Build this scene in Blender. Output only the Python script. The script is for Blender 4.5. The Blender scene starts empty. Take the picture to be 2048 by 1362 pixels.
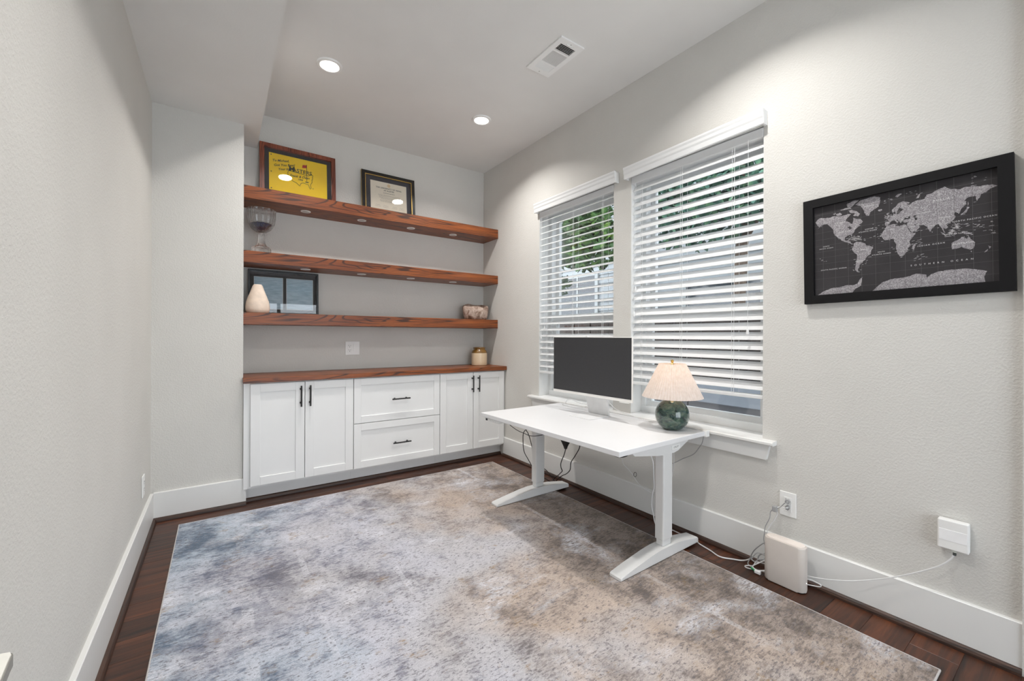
import bpy, bmesh, math, random
from mathutils import Vector, Matrix, Euler
R = math.radians
random.seed(7)
SC = bpy.context.scene
COL = SC.collection

# ------------------------------------------------------------------ camera
cam = bpy.data.cameras.new('camera')
cam.sensor_fit = 'HORIZONTAL'
cam.sensor_width = 36.0
cam.lens = 834.0 / 2048.0 * 36.0
cam.shift_y = -8.7 / 2048.0
cam.clip_start = 0.02
cam_o = bpy.data.objects.new('camera', cam)
COL.objects.link(cam_o)
cam_o.matrix_world = (Matrix.Translation((0, 0, 1.12)) @ Matrix.Rotation(R(-35.05), 4, 'Z')
                      @ Matrix.Rotation(R(90), 4, 'X') @ Matrix.Rotation(R(0.22), 4, 'Z'))
SC.camera = cam_o
# ------------------------------------------------------------------ world, exposure
W = bpy.data.worlds.new('overcast_sky')
SC.world = W
W.use_nodes = True
bg = W.node_tree.nodes['Background']
bg.inputs[0].default_value = (0.86, 0.93, 1.0, 1)
bg.inputs[1].default_value = 4.9
SC.view_settings.view_transform = 'Standard'
SC.view_settings.look = 'None'
SC.view_settings.gamma = 1.0
SC.view_settings.use_curve_mapping = False
SC.view_settings.exposure = 0.06
CAN_W = 11.0          # watts of each recessed ceiling light
LAMP_W = 0.28         # watts of the table lamp bulb

# ------------------------------------------------------------------ room numbers (metres)
XL, XR, YB, ZC = -0.335, 2.2, 3.649, 2.777       # left wall, window wall, back wall, ceiling
YP, XP = 3.285, 0.129                             # pillar face, niche left side
ZS, XS = 2.515, 0.224                             # soffit underside, soffit edge
YH = -2.0                                         # end of the hall behind the doorway
YF, XJ = 0.158, 2.18                              # front wall face, door jamb
BBH = 0.172                                       # baseboard height

# ------------------------------------------------------------------ helpers
WO = {}   # world origin of objects while building


def lin(c):
    return tuple(((v / 255) / 12.92 if v / 255 <= .04045 else ((v / 255 + .055) / 1.055) ** 2.4) for v in c)


def nodes_of(name):
    m = bpy.data.materials.new(name)
    m.use_nodes = True
    nt = m.node_tree
    b = nt.nodes['Principled BSDF']
    return m, nt, b


def N(nt, t, **kw):
    n = nt.nodes.new(t)
    for k, v in kw.items():
        setattr(n, k, v)
    return n


def coords(nt, scale=(1, 1, 1), kind='Object', rot=(0, 0, 0)):
    tc = N(nt, 'ShaderNodeTexCoord')
    mp = N(nt, 'ShaderNodeMapping')
    mp.inputs['Scale'].default_value = scale
    mp.inputs['Rotation'].default_value = rot
    nt.links.new(tc.outputs[kind], mp.inputs['Vector'])
    return mp.outputs['Vector']


def noise(nt, vec, scale, detail=2, rough=.5, dist=0):
    n = N(nt, 'ShaderNodeTexNoise')
    n.inputs['Scale'].default_value = scale
    n.inputs['Detail'].default_value = detail
    n.inputs['Roughness'].default_value = rough
    n.inputs['Distortion'].default_value = dist
    nt.links.new(vec, n.inputs['Vector'])
    return n.outputs['Fac']


def ramp(nt, fac, stops):
    r = N(nt, 'ShaderNodeValToRGB')
    el = r.color_ramp.elements
    while len(el) < len(stops):
        el.new(0.5)
    for e, (p, c) in zip(el, stops):
        e.position = p
        e.color = (*c, 1) if len(c) == 3 else c
    nt.links.new(fac, r.inputs['Fac'])
    return r.outputs['Color']


def mix(nt, fac, a, b, mode='MIX'):
    n = N(nt, 'ShaderNodeMix', data_type='RGBA', blend_type=mode)
    for sock, v in ((n.inputs['Factor'], fac), (n.inputs['A'], a), (n.inputs['B'], b)):
        if isinstance(v, (int, float)):
            sock.default_value = v
        elif isinstance(v, tuple):
            sock.default_value = (*v, 1)
        else:
            nt.links.new(v, sock)
    return n.outputs['Result']


def bump(nt, b, height, strength, dist=.002):
    n = N(nt, 'ShaderNodeBump')
    n.inputs['Strength'].default_value = strength
    n.inputs['Distance'].default_value = dist
    nt.links.new(height, n.inputs['Height'])
    nt.links.new(n.outputs['Normal'], b.inputs['Normal'])


def mat(name, rgb, rough=.5, metal=0.0, var=.04, vscale=20, bscale=None, bstr=.1, bdist=.002, coat=0.0, spec=.5):
    m, nt, b = nodes_of(name)
    c = lin(rgb)
    v = coords(nt)
    f = noise(nt, v, vscale, 3)
    lo = tuple(x * (1 - var) for x in c)
    hi = tuple(min(1, x * (1 + var)) for x in c)
    nt.links.new(ramp(nt, f, [(.3, lo), (.7, hi)]), b.inputs['Base Color'])
    b.inputs['Roughness'].default_value = rough
    b.inputs['Metallic'].default_value = metal
    b.inputs['Coat Weight'].default_value = coat
    b.inputs['Specular IOR Level'].default_value = spec
    if bscale:
        bump(nt, b, noise(nt, v, bscale, 2), bstr, bdist)
    return m


def emit_mat(name, rgb, strength):
    m, nt, b = nodes_of(name)
    b.inputs['Base Color'].default_value = (*lin(rgb), 1)
    b.inputs['Emission Color'].default_value = (*lin(rgb), 1)
    b.inputs['Emission Strength'].default_value = strength
    return m


def wood_mat(name, dark, mid, light, axis=0, rough=.35, coat=.3, sc=1.0, lines=.85):
    m, nt, b = nodes_of(name)

    def stretched(across, along):
        q = [across * sc] * 3
        q[axis] = along * sc
        return coords(nt, tuple(q))
    # board-wide tone, cathedral lines, then pore streaks
    base = ramp(nt, noise(nt, stretched(14, 1.1), 1.0, 4, .6, .5), [(.32, mid), (.62, light)])
    f1 = noise(nt, stretched(5.5, .55), 1.0, 2, .45, .9)
    ml = N(nt, 'ShaderNodeMath', operation='MULTIPLY')
    nt.links.new(f1, ml.inputs[0])
    ml.inputs[1].default_value = 130.0
    sn = N(nt, 'ShaderNodeMath', operation='SINE')
    nt.links.new(ml.outputs[0], sn.inputs[0])
    cath = ramp(nt, sn.outputs[0], [(.45, (0, 0, 0)), (.98, (1, 1, 1))])
    brk = ramp(nt, noise(nt, stretched(18, 1.6), 1.0, 3, .6), [(.34, (0, 0, 0)), (.5, (lines, lines, lines))])
    c = mix(nt, mix(nt, 1.0, cath, brk, 'MULTIPLY'), base, dark)
    f2 = noise(nt, stretched(210, 3.5), 1.0, 3, .6)
    c = mix(nt, ramp(nt, f2, [(.36, (.75, .75, .75)), (.50, (0, 0, 0))]), c, dark)
    nt.links.new(c, b.inputs['Base Color'])
    b.inputs['Roughness'].default_value = rough
    b.inputs['Coat Weight'].default_value = coat
    b.inputs['Coat Roughness'].default_value = .2
    bump(nt, b, f2, .1, .001)
    return m


def thin_glass(name, gloss=.08, tint=(1, 1, 1), rough=0.0):
    m = bpy.data.materials.new(name)
    m.use_nodes = True
    nt = m.node_tree
    nt.nodes.clear()
    o = N(nt, 'ShaderNodeOutputMaterial')
    t = N(nt, 'ShaderNodeBsdfTransparent')
    t.inputs[0].default_value = (*tint, 1)
    g = N(nt, 'ShaderNodeBsdfGlossy')
    g.inputs['Roughness'].default_value = rough
    fr = N(nt, 'ShaderNodeLayerWeight')
    fr.inputs['Blend'].default_value = .25
    mt = N(nt, 'ShaderNodeMath', operation='MULTIPLY_ADD')
    nt.links.new(fr.outputs['Fresnel'], mt.inputs[0])
    mt.inputs[1].default_value = .5
    mt.inputs[2].default_value = gloss * .4
    mx = N(nt, 'ShaderNodeMixShader')
    nt.links.new(mt.outputs[0], mx.inputs[0])
    nt.links.new(t.outputs[0], mx.inputs[1])
    nt.links.new(g.outputs[0], mx.inputs[2])
    nt.links.new(mx.outputs[0], o.inputs[0])
    return m


# --- mesh building
def new():
    return bmesh.new()


def box(bm, x0, x1, y0, y1, z0, z1, bev=0.0, seg=2):
    vs = [bm.verts.new((x, y, z)) for x in (x0, x1) for y in (y0, y1) for z in (z0, z1)]
    fs = [bm.faces.new([vs[i] for i in f]) for f in
          ((0, 1, 3, 2), (4, 6, 7, 5), (0, 4, 5, 1), (2, 3, 7, 6), (0, 2, 6, 4), (1, 5, 7, 3))]
    if bev:
        es = list({e for f in fs for e in f.edges})
        bmesh.ops.bevel(bm, geom=es, offset=bev, segments=seg, affect='EDGES', profile=.5)
    return bm


def prism(bm, pts, axis, a, b, bev=0.0):
    """extrude a 2D outline along an axis: axis 0 -> pts are (y,z); 1 -> (x,z); 2 -> (x,y)"""
    def P(p, t):
        return {0: (t, p[0], p[1]), 1: (p[0], t, p[1]), 2: (p[0], p[1], t)}[axis]
    va = [bm.verts.new(P(p, a)) for p in pts]
    vb = [bm.verts.new(P(p, b)) for p in pts]
    n = len(pts)
    fs = [bm.faces.new(va), bm.faces.new(vb[::-1])]
    for i in range(n):
        fs.append(bm.faces.new([va[i], vb[i], vb[(i + 1) % n], va[(i + 1) % n]]))
    if bev:
        es = list({e for f in fs[:2] for e in f.edges})
        bmesh.ops.bevel(bm, geom=es, offset=bev, segments=2, affect='EDGES', profile=.5)
    bmesh.ops.recalc_face_normals(bm, faces=bm.faces)
    return bm


def lathe(bm, prof, c=(0, 0, 0), n=40, flute=None):
    """revolve (r,z) profile around z; flute(k,r,z) may change radius"""
    rings = []
    for r, z in prof:
        ring = []
        for k in range(n):
            a = 2 * math.pi * k / n
            rr = flute(k, r, z) if flute else r
            ring.append(bm.verts.new((c[0] + rr * math.cos(a), c[1] + rr * math.sin(a), c[2] + z)))
        rings.append(ring)
    for a, b in zip(rings, rings[1:]):
        for k in range(n):
            bm.faces.new((a[k], a[(k + 1) % n], b[(k + 1) % n], b[k]))
    if prof[0][0] > 1e-6:
        bm.faces.new(rings[0][::-1])
    if prof[-1][0] > 1e-6:
        bm.faces.new(rings[-1])
    bmesh.ops.remove_doubles(bm, verts=bm.verts, dist=1e-6)
    bmesh.ops.recalc_face_normals(bm, faces=bm.faces)
    return bm


def smooth_pts(pts, sub=6):
    P = [Vector(p) for p in pts]
    out = []
    for i in range(len(P) - 1):
        p0 = P[max(i - 1, 0)]
        p1, p2 = P[i], P[i + 1]
        p3 = P[min(i + 2, len(P) - 1)]
        for k in range(sub):
            t = k / sub
            out.append(.5 * ((2 * p1) + (-p0 + p2) * t + (2 * p0 - 5 * p1 + 4 * p2 - p3) * t * t
                             + (-p0 + 3 * p1 - 3 * p2 + p3) * t ** 3))
    out.append(P[-1])
    return out


def tube(bm, pts, r, n=8, sub=6, curve=True):
    P = smooth_pts(pts, sub) if curve else [Vector(p) for p in pts]
    rings = []
    up = Vector((0.13, 0.31, 0.94)).normalized()
    for i, p in enumerate(P):
        d = (P[min(i + 1, len(P) - 1)] - P[max(i - 1, 0)])
        if d.length < 1e-9:
            d = Vector((0, 0, 1))
        d.normalize()
        u = up - d * up.dot(d)
        if u.length < 1e-4:
            u = Vector((1, 0, 0)) - d * d.x
        u.normalize()
        up = u
        w = d.cross(u)
        rings.append([bm.verts.new(p + (u * math.cos(2 * math.pi * k / n) + w * math.sin(2 * math.pi * k / n)) * r)
                      for k in range(n)])
    for a, b in zip(rings, rings[1:]):
        for k in range(n):
            bm.faces.new((a[k], a[(k + 1) % n], b[(k + 1) % n], b[k]))
    bm.faces.new(rings[0][::-1])
    bm.faces.new(rings[-1])
    return bm


def obj(name, bm, m, parent=None, smooth=False, center=True):
    me = bpy.data.meshes.new(name)
    if isinstance(bm, bmesh.types.BMesh):
        bm.to_mesh(me)
        bm.free()
    else:
        me = bm
    me.materials.append(m)
    if smooth:
        for p in me.polygons:
            p.use_smooth = True
        try:
            me.set_sharp_from_angle(angle=R(40))
        except Exception:
            pass
    c = Vector((0, 0, 0))
    if center and len(me.vertices):
        xs = [v.co.x for v in me.vertices]
        ys = [v.co.y for v in me.vertices]
        zs = [v.co.z for v in me.vertices]
        c = Vector(((min(xs) + max(xs)) / 2, (min(ys) + max(ys)) / 2, min(zs)))
        me.transform(Matrix.Translation(-c))
    o = bpy.data.objects.new(name, me)
    COL.objects.link(o)
    WO[o.name] = c
    if parent:
        o.parent = parent
        o.location = c - WO[parent.name]
    else:
        o.location = c
    return o


def inst(name, src, loc, parent):
    """another piece that shares src's mesh, at world-space loc while parent is unrotated"""
    o = bpy.data.objects.new(name, src.data)
    COL.objects.link(o)
    o.parent = parent
    o.location = Vector(loc) - WO[parent.name]
    WO[o.name] = Vector(loc)
    return o


def thing(name, label, cat, loc=(0, 0, 0), group=None):
    o = bpy.data.objects.new(name, None)
    o.empty_display_size = .05
    COL.objects.link(o)
    o.location = loc
    WO[o.name] = Vector(loc)
    return tag(o, label, cat, group)


def tag(o, label, cat, group=None):
    o['label'] = label
    o['category'] = cat
    if group:
        o['group'] = group
    return o


def struct(o, label=None, cat=None):
    o['kind'] = 'structure'
    if label:
        o['label'] = label
    if cat:
        o['category'] = cat
    return o


def text_mesh(body, size, align='CENTER', shear=0.0, spacing=1.0, offset=0.0):
    cu = bpy.data.curves.new('lettering', 'FONT')
    cu.body = body
    cu.size = size
    cu.align_x = align
    cu.align_y = 'CENTER'
    cu.shear = shear
    cu.space_character = spacing
    cu.offset = offset
    cu.resolution_u = 3
    o = bpy.data.objects.new('lettering', cu)
    COL.objects.link(o)
    dg = bpy.context.evaluated_depsgraph_get()
    dg.update()
    me = bpy.data.meshes.new_from_object(o.evaluated_get(dg))
    bpy.data.objects.remove(o)
    return me


def put_text(bm, body, size, M4, **kw):
    me = text_mesh(body, size, **kw)
    me.transform(M4)
    bm.from_mesh(me)
    bpy.data.meshes.remove(me)


def ring_frame(bm, x0, x1, z0, z1, w, y0, y1, bev=0.0, wb=None):
    """four mitred bars around a rectangle in the xz plane, depth y0..y1"""
    w2 = wb if wb is not None else w
    o = [(x0, z0), (x1, z0), (x1, z1), (x0, z1)]
    i = [(x0 + w, z0 + w2), (x1 - w, z0 + w2), (x1 - w, z1 - w), (x0 + w, z1 - w)]
    for k in range(4):
        k2 = (k + 1) % 4
        prism(bm, [o[k], o[k2], i[k2], i[k]], 1, y0, y1)
    return bm


# ------------------------------------------------------------------ materials
def wall_mat(name, rgb, bstr=.36, bsc=125):
    m, nt, b = nodes_of(name)
    v = coords(nt)
    c = lin(rgb)
    f = noise(nt, v, 3.0, 2)
    nt.links.new(ramp(nt, f, [(.3, tuple(x * .98 for x in c)), (.7, tuple(x * 1.02 for x in c))]), b.inputs['Base Color'])
    b.inputs['Roughness'].default_value = .75
    b.inputs['Specular IOR Level'].default_value = .25
    h = ramp(nt, noise(nt, v, bsc, 3, .55), [(.42, (0, 0, 0)), (.62, (1, 1, 1))])
    bump(nt, b, h, bstr, .0015)
    return m


MW = wall_mat('painted_wall', (213, 211, 206))
MC = wall_mat('painted_ceiling', (230, 229, 226), .06, 120)
MTR = mat('white_trim_paint', (228, 228, 226), .35, var=.01, vscale=6)
MCAB = mat('white_cabinet_paint', (233, 233, 232), .38, var=.01, vscale=5)
MPL = mat('white_plastic', (238, 238, 236), .35, var=.01)
MBL = mat('blind_white_vinyl', (246, 246, 245), .42, var=.012, vscale=9, bscale=60, bstr=.02)
_nt = MBL.node_tree
_tr = _nt.nodes.new('ShaderNodeBsdfTranslucent')
_tr.inputs[0].default_value = (.93, .95, .97, 1)
_mx = _nt.nodes.new('ShaderNodeMixShader')
_mx.inputs[0].default_value = .3
_nt.links.new(_nt.nodes['Principled BSDF'].outputs[0], _mx.inputs[1])
_nt.links.new(_tr.outputs[0], _mx.inputs[2])
_nt.links.new(_mx.outputs[0], _nt.nodes['Material Output'].inputs[0])
MVIN = mat('window_vinyl', (236, 238, 238), .4, var=.01)
MBLK = mat('black_powder_coat', (20, 20, 21), .42, var=.1, vscale=90)
MBLKP = mat('black_rubber', (12, 12, 13), .5, var=.1, vscale=60)
MDESK = mat('white_laminate', (227, 227, 228), .36, var=.008, vscale=5, bscale=400, bstr=.02)
MDSK2 = mat('white_powder_coat', (220, 220, 219), .42, var=.01, bscale=500, bstr=.03)
MBRS = mat('polished_brass', (214, 176, 96), .22, 1.0, var=.05)
MNICK = mat('satin_nickel', (180, 178, 174), .3, 1.0, var=.04)
MOAK = wood_mat('stained_red_oak', lin((36, 14, 5)), lin((112, 53, 16)), lin((150, 79, 27)), 0, .45, .12)
MQR = wood_mat('quarter_round_wood', lin((26, 14, 9)), lin((52, 31, 21)), lin((72, 45, 31)), 1, .5, .08)
MQRX = wood_mat('quarter_round_wood_across', lin((26, 14, 9)), lin((52, 31, 21)), lin((72, 45, 31)), 0, .5, .08)


def floor_mat():
    m, nt, b = nodes_of('hand_scraped_hardwood')
    oi = N(nt, 'ShaderNodeObjectInfo')
    tc = N(nt, 'ShaderNodeTexCoord')
    ad = N(nt, 'ShaderNodeVectorMath', operation='ADD')
    sc = N(nt, 'ShaderNodeVectorMath', operation='SCALE')
    cmb = N(nt, 'ShaderNodeCombineXYZ')
    for i in range(3):
        nt.links.new(oi.outputs['Random'], cmb.inputs[i])
    nt.links.new(cmb.outputs[0], sc.inputs[0])
    sc.inputs['Scale'].default_value = 37.0
    nt.links.new(tc.outputs['Object'], ad.inputs[0])
    nt.links.new(sc.outputs[0], ad.inputs[1])
    mp = N(nt, 'ShaderNodeMapping')
    mp.inputs['Scale'].default_value = (2.2, 34, 34)
    nt.links.new(ad.outputs[0], mp.inputs['Vector'])
    f = noise(nt, mp.outputs[0], 1.0, 5, .62, .6)
    g = ramp(nt, f, [(.3, lin((27, 12, 6))), (.5, lin((68, 36, 19))), (.72, lin((106, 60, 34)))])
    tone = ramp(nt, oi.outputs['Random'], [(0, (.62, .6, .6)), (.4, (.95, .93, .9)), (.75, (1.12, 1.03, .95)), (1, (.78, .82, .88))])
    nt.links.new(mix(nt, 1.0, g, tone, 'MULTIPLY'), b.inputs['Base Color'])
    b.inputs['Roughness'].default_value = .42
    b.inputs['Coat Weight'].default_value = .08
    b.inputs['Coat Roughness'].default_value = .2
    bump(nt, b, f, .15, .002)
    return m


MFL = floor_mat()


def rug_mat():
    m, nt, b = nodes_of('distressed_rug_pile')
    v = coords(nt)

    def thr(f, lo, hi, top=1.0):
        return ramp(nt, f, [(lo, (0, 0, 0)), (hi, (top, top, top))])

    def mult(a_, b_):
        return mix(nt, 1.0, a_, b_, 'MULTIPLY')

    def math_(op, a_, b_):
        n = N(nt, 'ShaderNodeMath', operation=op)
        for i, q in enumerate((a_, b_)):
            if q is None:
                continue
            if isinstance(q, (int, float)):
                n.inputs[i].default_value = q
            else:
                nt.links.new(q, n.inputs[i])
        return n.outputs[0]
    sep = N(nt, 'ShaderNodeSeparateXYZ')
    nt.links.new(v, sep.inputs[0])
    X, Y = sep.outputs['X'], sep.outputs['Y']
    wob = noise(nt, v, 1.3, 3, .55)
    # ground shade drifts from cool lilac grey to warm sand across the width, some window light painted in with its own tone
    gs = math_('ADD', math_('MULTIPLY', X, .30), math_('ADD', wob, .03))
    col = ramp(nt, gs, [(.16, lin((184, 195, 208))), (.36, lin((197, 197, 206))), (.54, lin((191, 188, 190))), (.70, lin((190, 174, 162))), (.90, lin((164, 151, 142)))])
    # weave
    dash = noise(nt, coords(nt, (30, 120, 60)), 1.0, 3, .7)
    speck = noise(nt, coords(nt, (70, 150, 60)), 1.0, 2, .6)
    # border zones of the worn pattern
    ax = math_('ABSOLUTE', X, None)
    ay = math_('ABSOLUTE', Y, None)
    wobx = math_('MULTIPLY', math_('SUBTRACT', noise(nt, v, 3.0, 4, .6), .5), .35)
    bord = math_('MAXIMUM', math_('ADD', ax, wobx), math_('ADD', math_('SUBTRACT', ay, .34), wobx))
    bord = ramp(nt, bord, [(.50, (0, 0, 0)), (.72, (1, 1, 1)), (1.0, (.8, .8, .8))])
    # patches, slate to brown-grey, speckled through by the weave
    big = noise(nt, coords(nt, (1.5, 1.0, 1)), 1.6, 3, .6, .3)
    patch = noise(nt, coords(nt, (1.0, 1.0, 1)), 6.5, 6, .75, .3)
    bl = N(nt, 'ShaderNodeSeparateColor')
    nt.links.new(bord, bl.inputs[0])
    amt = math_('ADD', math_('MULTIPLY', patch, .62), math_('MULTIPLY', big, .42))
    amt = math_('ADD', amt, math_('MULTIPLY', bl.outputs[0], .055))
    amt = math_('ADD', amt, math_('MULTIPLY', dash, .55))
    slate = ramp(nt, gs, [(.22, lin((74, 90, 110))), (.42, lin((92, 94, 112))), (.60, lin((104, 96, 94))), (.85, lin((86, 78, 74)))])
    col = mix(nt, ramp(nt, amt, [(.785, (0, 0, 0)), (.87, (.5, .5, .5)), (.97, (.9, .9, .9))]), col, slate)
    # pale rubbed areas
    pal = noise(nt, coords(nt, (.9, 1.3, 1)), 2.4, 5, .65, .4)
    col = mix(nt, mult(thr(pal, .52, .66, .75), thr(dash, .38, .55)), col, lin((224, 224, 230)))
    # pale straight lines of the old border, running along the length
    lines = None
    for xx, w_ in ((-.80, .020), (-.56, .012), (-.20, .012), (.74, .012)):
        d_ = math_('ABSOLUTE', math_('SUBTRACT', math_('ADD', X, math_('MULTIPLY', wobx, .05)), xx), None)
        l_ = math_('LESS_THAN', d_, w_)
        lines = l_ if lines is None else math_('MAXIMUM', lines, l_)
    brk = noise(nt, coords(nt, (2.0, 1.6, 1)), 2.2, 5, .7)
    lm = N(nt, 'ShaderNodeMath', operation='MULTIPLY')
    nt.links.new(lines, lm.inputs[0])
    nt.links.new(mult(thr(brk, .47, .62, .42), thr(speck, .3, .5)), lm.inputs[1])
    col = mix(nt, lm.outputs[0], col, lin((222, 222, 228)))
    # ochre flecks
    oc = noise(nt, coords(nt, (2.4, 3.0, 1)), 3.2, 5, .72)
    col = mix(nt, mult(thr(oc, .57, .69, .8), thr(dash, .42, .58)), col, lin((152, 126, 90)))
    # sparse dark dashes and pile speckle everywhere
    col = mix(nt, ramp(nt, speck, [(.32, (.75, .75, .75)), (.45, (0, 0, 0))]), col, lin((104, 100, 104)))
    col = mult(col, ramp(nt, dash, [(.3, (.80, .80, .81)), (.62, (1.08, 1.08, 1.08))]))
    f_s = noise(nt, v, 260, 2, .6)
    col = mult(col, ramp(nt, f_s, [(.3, (.80, .80, .80)), (.7, (1.08, 1.08, 1.08))]))
    nt.links.new(col, b.inputs['Base Color'])
    b.inputs['Roughness'].default_value = .95
    b.inputs['Specular IOR Level'].default_value = .1
    b.inputs['Sheen Weight'].default_value = .1
    bump(nt, b, f_s, .3, .003)
    return m


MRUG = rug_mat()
MBIND = mat('rug_binding', (186, 182, 180), .9, var=.15, vscale=300)

# ================================================================== SETTING
# floor: sub floor slab with planks
bm = new()
box(bm, XL - .1, XR + .2, YH - .1, YB + .1, -.06, -.016)
floor = struct(obj('floor', bm, mat('sub_floor', (40, 24, 16), .8)), 'dark brown hardwood plank floor under the rug', 'floor')
PW = .127
y = YH
row = 0
while y < YB - .02:
    w = min(PW, YB - y)
    x = XL - random.uniform(0, 1.0)
    while x < XR:
        L = random.uniform(.55, 1.35)
        a, b_ = max(x, XL), min(x + L, XR)
        if b_ - a > .03:
            bm = new()
            # a plank with eased top edges
            e = .0012
            zt = -.0003 * random.random()
            v0 = [bm.verts.new(p) for p in ((a, y, -.016), (b_, y, -.016), (b_, y + w, -.016), (a, y + w, -.016))]
            v1 = [bm.verts.new(p) for p in ((a, y, zt - e), (b_, y, zt - e), (b_, y + w, zt - e), (a, y + w, zt - e))]
            v2 = [bm.verts.new(p) for p in ((a + e, y + e, zt), (b_ - e, y + e, zt), (b_ - e, y + w - e, zt), (a + e, y + w - e, zt))]
            bm.faces.new(v2)
            for A, B in ((v0, v1), (v1, v2)):
                for k in range(4):
                    bm.faces.new((A[k], A[(k + 1) % 4], B[(k + 1) % 4], B[k]))
            obj('plank', bm, MFL, floor)
        x += L
    y += PW
    row += 1

# walls
bm = new()
box(bm, XL - .12, XL, YH - .1, YB + .12, 0, ZC + .1)
struct(obj('wall_left', bm, MW), 'plain pale grey wall at the left beside the pillar', 'wall')
bm = new()
box(bm, XL - .12, XR + .2, YB, YB + .12, 0, ZC + .1)
struct(obj('wall_back', bm, MW), 'pale grey wall behind the shelves', 'wall')
bm = new()
box(bm, XL, XP, YP, YB, 0, ZS)
struct(obj('wall_pillar', bm, MW), 'pale grey boxed-out pillar left of the cabinets', 'wall')
# window wall with two openings
WIN = [(1.932, 2.743), (0.973, 1.788)]
ZW0, ZW1 = .600, 2.17
XO = XR + .16
bm = new()
box(bm, XR, XO, YH - .1, YB + .12, 0, ZW0)
box(bm, XR, XO, YH - .1, YB + .12, ZW1, ZC + .1)
box(bm, XR, XO, WIN[0][1], YB + .12, ZW0, ZW1)
box(bm, XR, XO, WIN[1][1], WIN[0][0], ZW0, ZW1)
box(bm, XR, XO, YH - .1, WIN[1][0], ZW0, ZW1)
struct(obj('wall_right', bm, MW), 'pale grey textured wall holding the two windows', 'wall')
# front wall beside the doorway the photograph is taken from, and the unseen hall end, opened to let in fill daylight
bm = new()
box(bm, XJ, XR, YF - .12, YF, 0, ZC)
struct(obj('wall_front', bm, MW), 'end of the wall beside the doorway at the right edge', 'wall')
bm = new()
DX0, DX1, DZ1 = -.15, 2.05, 2.32
for q in ((XL - .12, DX0, 0, ZC + .1), (DX1, XR + .16, 0, ZC + .1), (DX0, DX1, DZ1, ZC + .1)):
    box(bm, q[0], q[1], YH - .12, YH, q[2], q[3])
struct(obj('wall_hall', bm, MW), 'unseen pale grey hall wall behind the doorway, opened for fill daylight', 'wall')
bm = new()  # glass door added out of view so sky light fills the room from behind
for q in ((DX0, DX0 + .06, 0, DZ1), (DX1 - .06, DX1, 0, DZ1), (DX0 + .06, DX1 - .06, 0, .08), (DX0 + .06, DX1 - .06, DZ1 - .06, DZ1), (.92, .98, .08, DZ1 - .06)):
    box(bm, q[0], q[1], YH - .09, YH - .03, q[2], q[3], .004)
door = struct(obj('fill_door', bm, MTR), 'unseen white framed sliding glass door added at the hall end for fill daylight', 'door')
MGL = thin_glass('window_glass', .06)
for a, b_ in ((DX0 + .05, .93), (.97, DX1 - .05)):
    bm = new()
    box(bm, a, b_, YH - .063, YH - .057, .07, DZ1 - .05)
    obj('pane', bm, MGL, door)
bm = new()
box(bm, XL - .12, XR + .2, YH - .1, YB + .12, ZC, ZC + .1)
struct(obj('ceiling', bm, MC), 'flat off-white ceiling with recessed lights', 'ceiling')
bm = new()
box(bm, XL, XS, YH, YB, ZS, ZC)
struct(obj('ceiling_soffit', bm, MC), 'boxed-down ceiling soffit along the left wall', 'ceiling')


# baseboards with quarter round
def base_x(name, x, sx, y0, y1):
    """baseboard on a wall whose face is x, room on side sx"""
    bm = new()
    t = .015 * sx
    prism(bm, [(x, .012), (x + t, .012), (x + t, BBH - .003), (x + t * .8, BBH), (x, BBH)], 1, y0, y1)
    o = struct(obj(name, bm, MTR), None)
    bm = new()
    pts = [(x + t, 0), (x + t + .017 * sx, 0)] + [(x + t + .017 * sx * math.cos(a), .022 * math.sin(a)) for a in (R(25), R(50), R(75))] + [(x + t, .022)]
    prism(bm, pts, 1, y0, y1)
    obj('quarter_round', bm, MQR, o)
    return o


def base_y(name, y, x0, x1):
    bm = new()
    prism(bm, [(y, .012), (y - .015, .012), (y - .015, BBH - .003), (y - .012, BBH), (y, BBH)], 0, x0, x1)
    o = struct(obj(name, bm, MTR), None)
    bm = new()
    yy = y - .015
    pts = [(yy, 0), (yy - .017, 0)] + [(yy - .017 * math.cos(a), .022 * math.sin(a)) for a in (R(25), R(50), R(75))] + [(yy, .022)]
    prism(bm, pts, 0, x0, x1)
    obj('quarter_round', bm, MQRX, o)
    return o


base_x('baseboard_left', XL, 1, YH, YP - .015)
base_x('baseboard_right', XR, -1, YF, 3.258)
base_y('baseboard_pillar', YP, XL + .015, XP + .018)

# ------------------------------------------------------------------ windows


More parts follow.
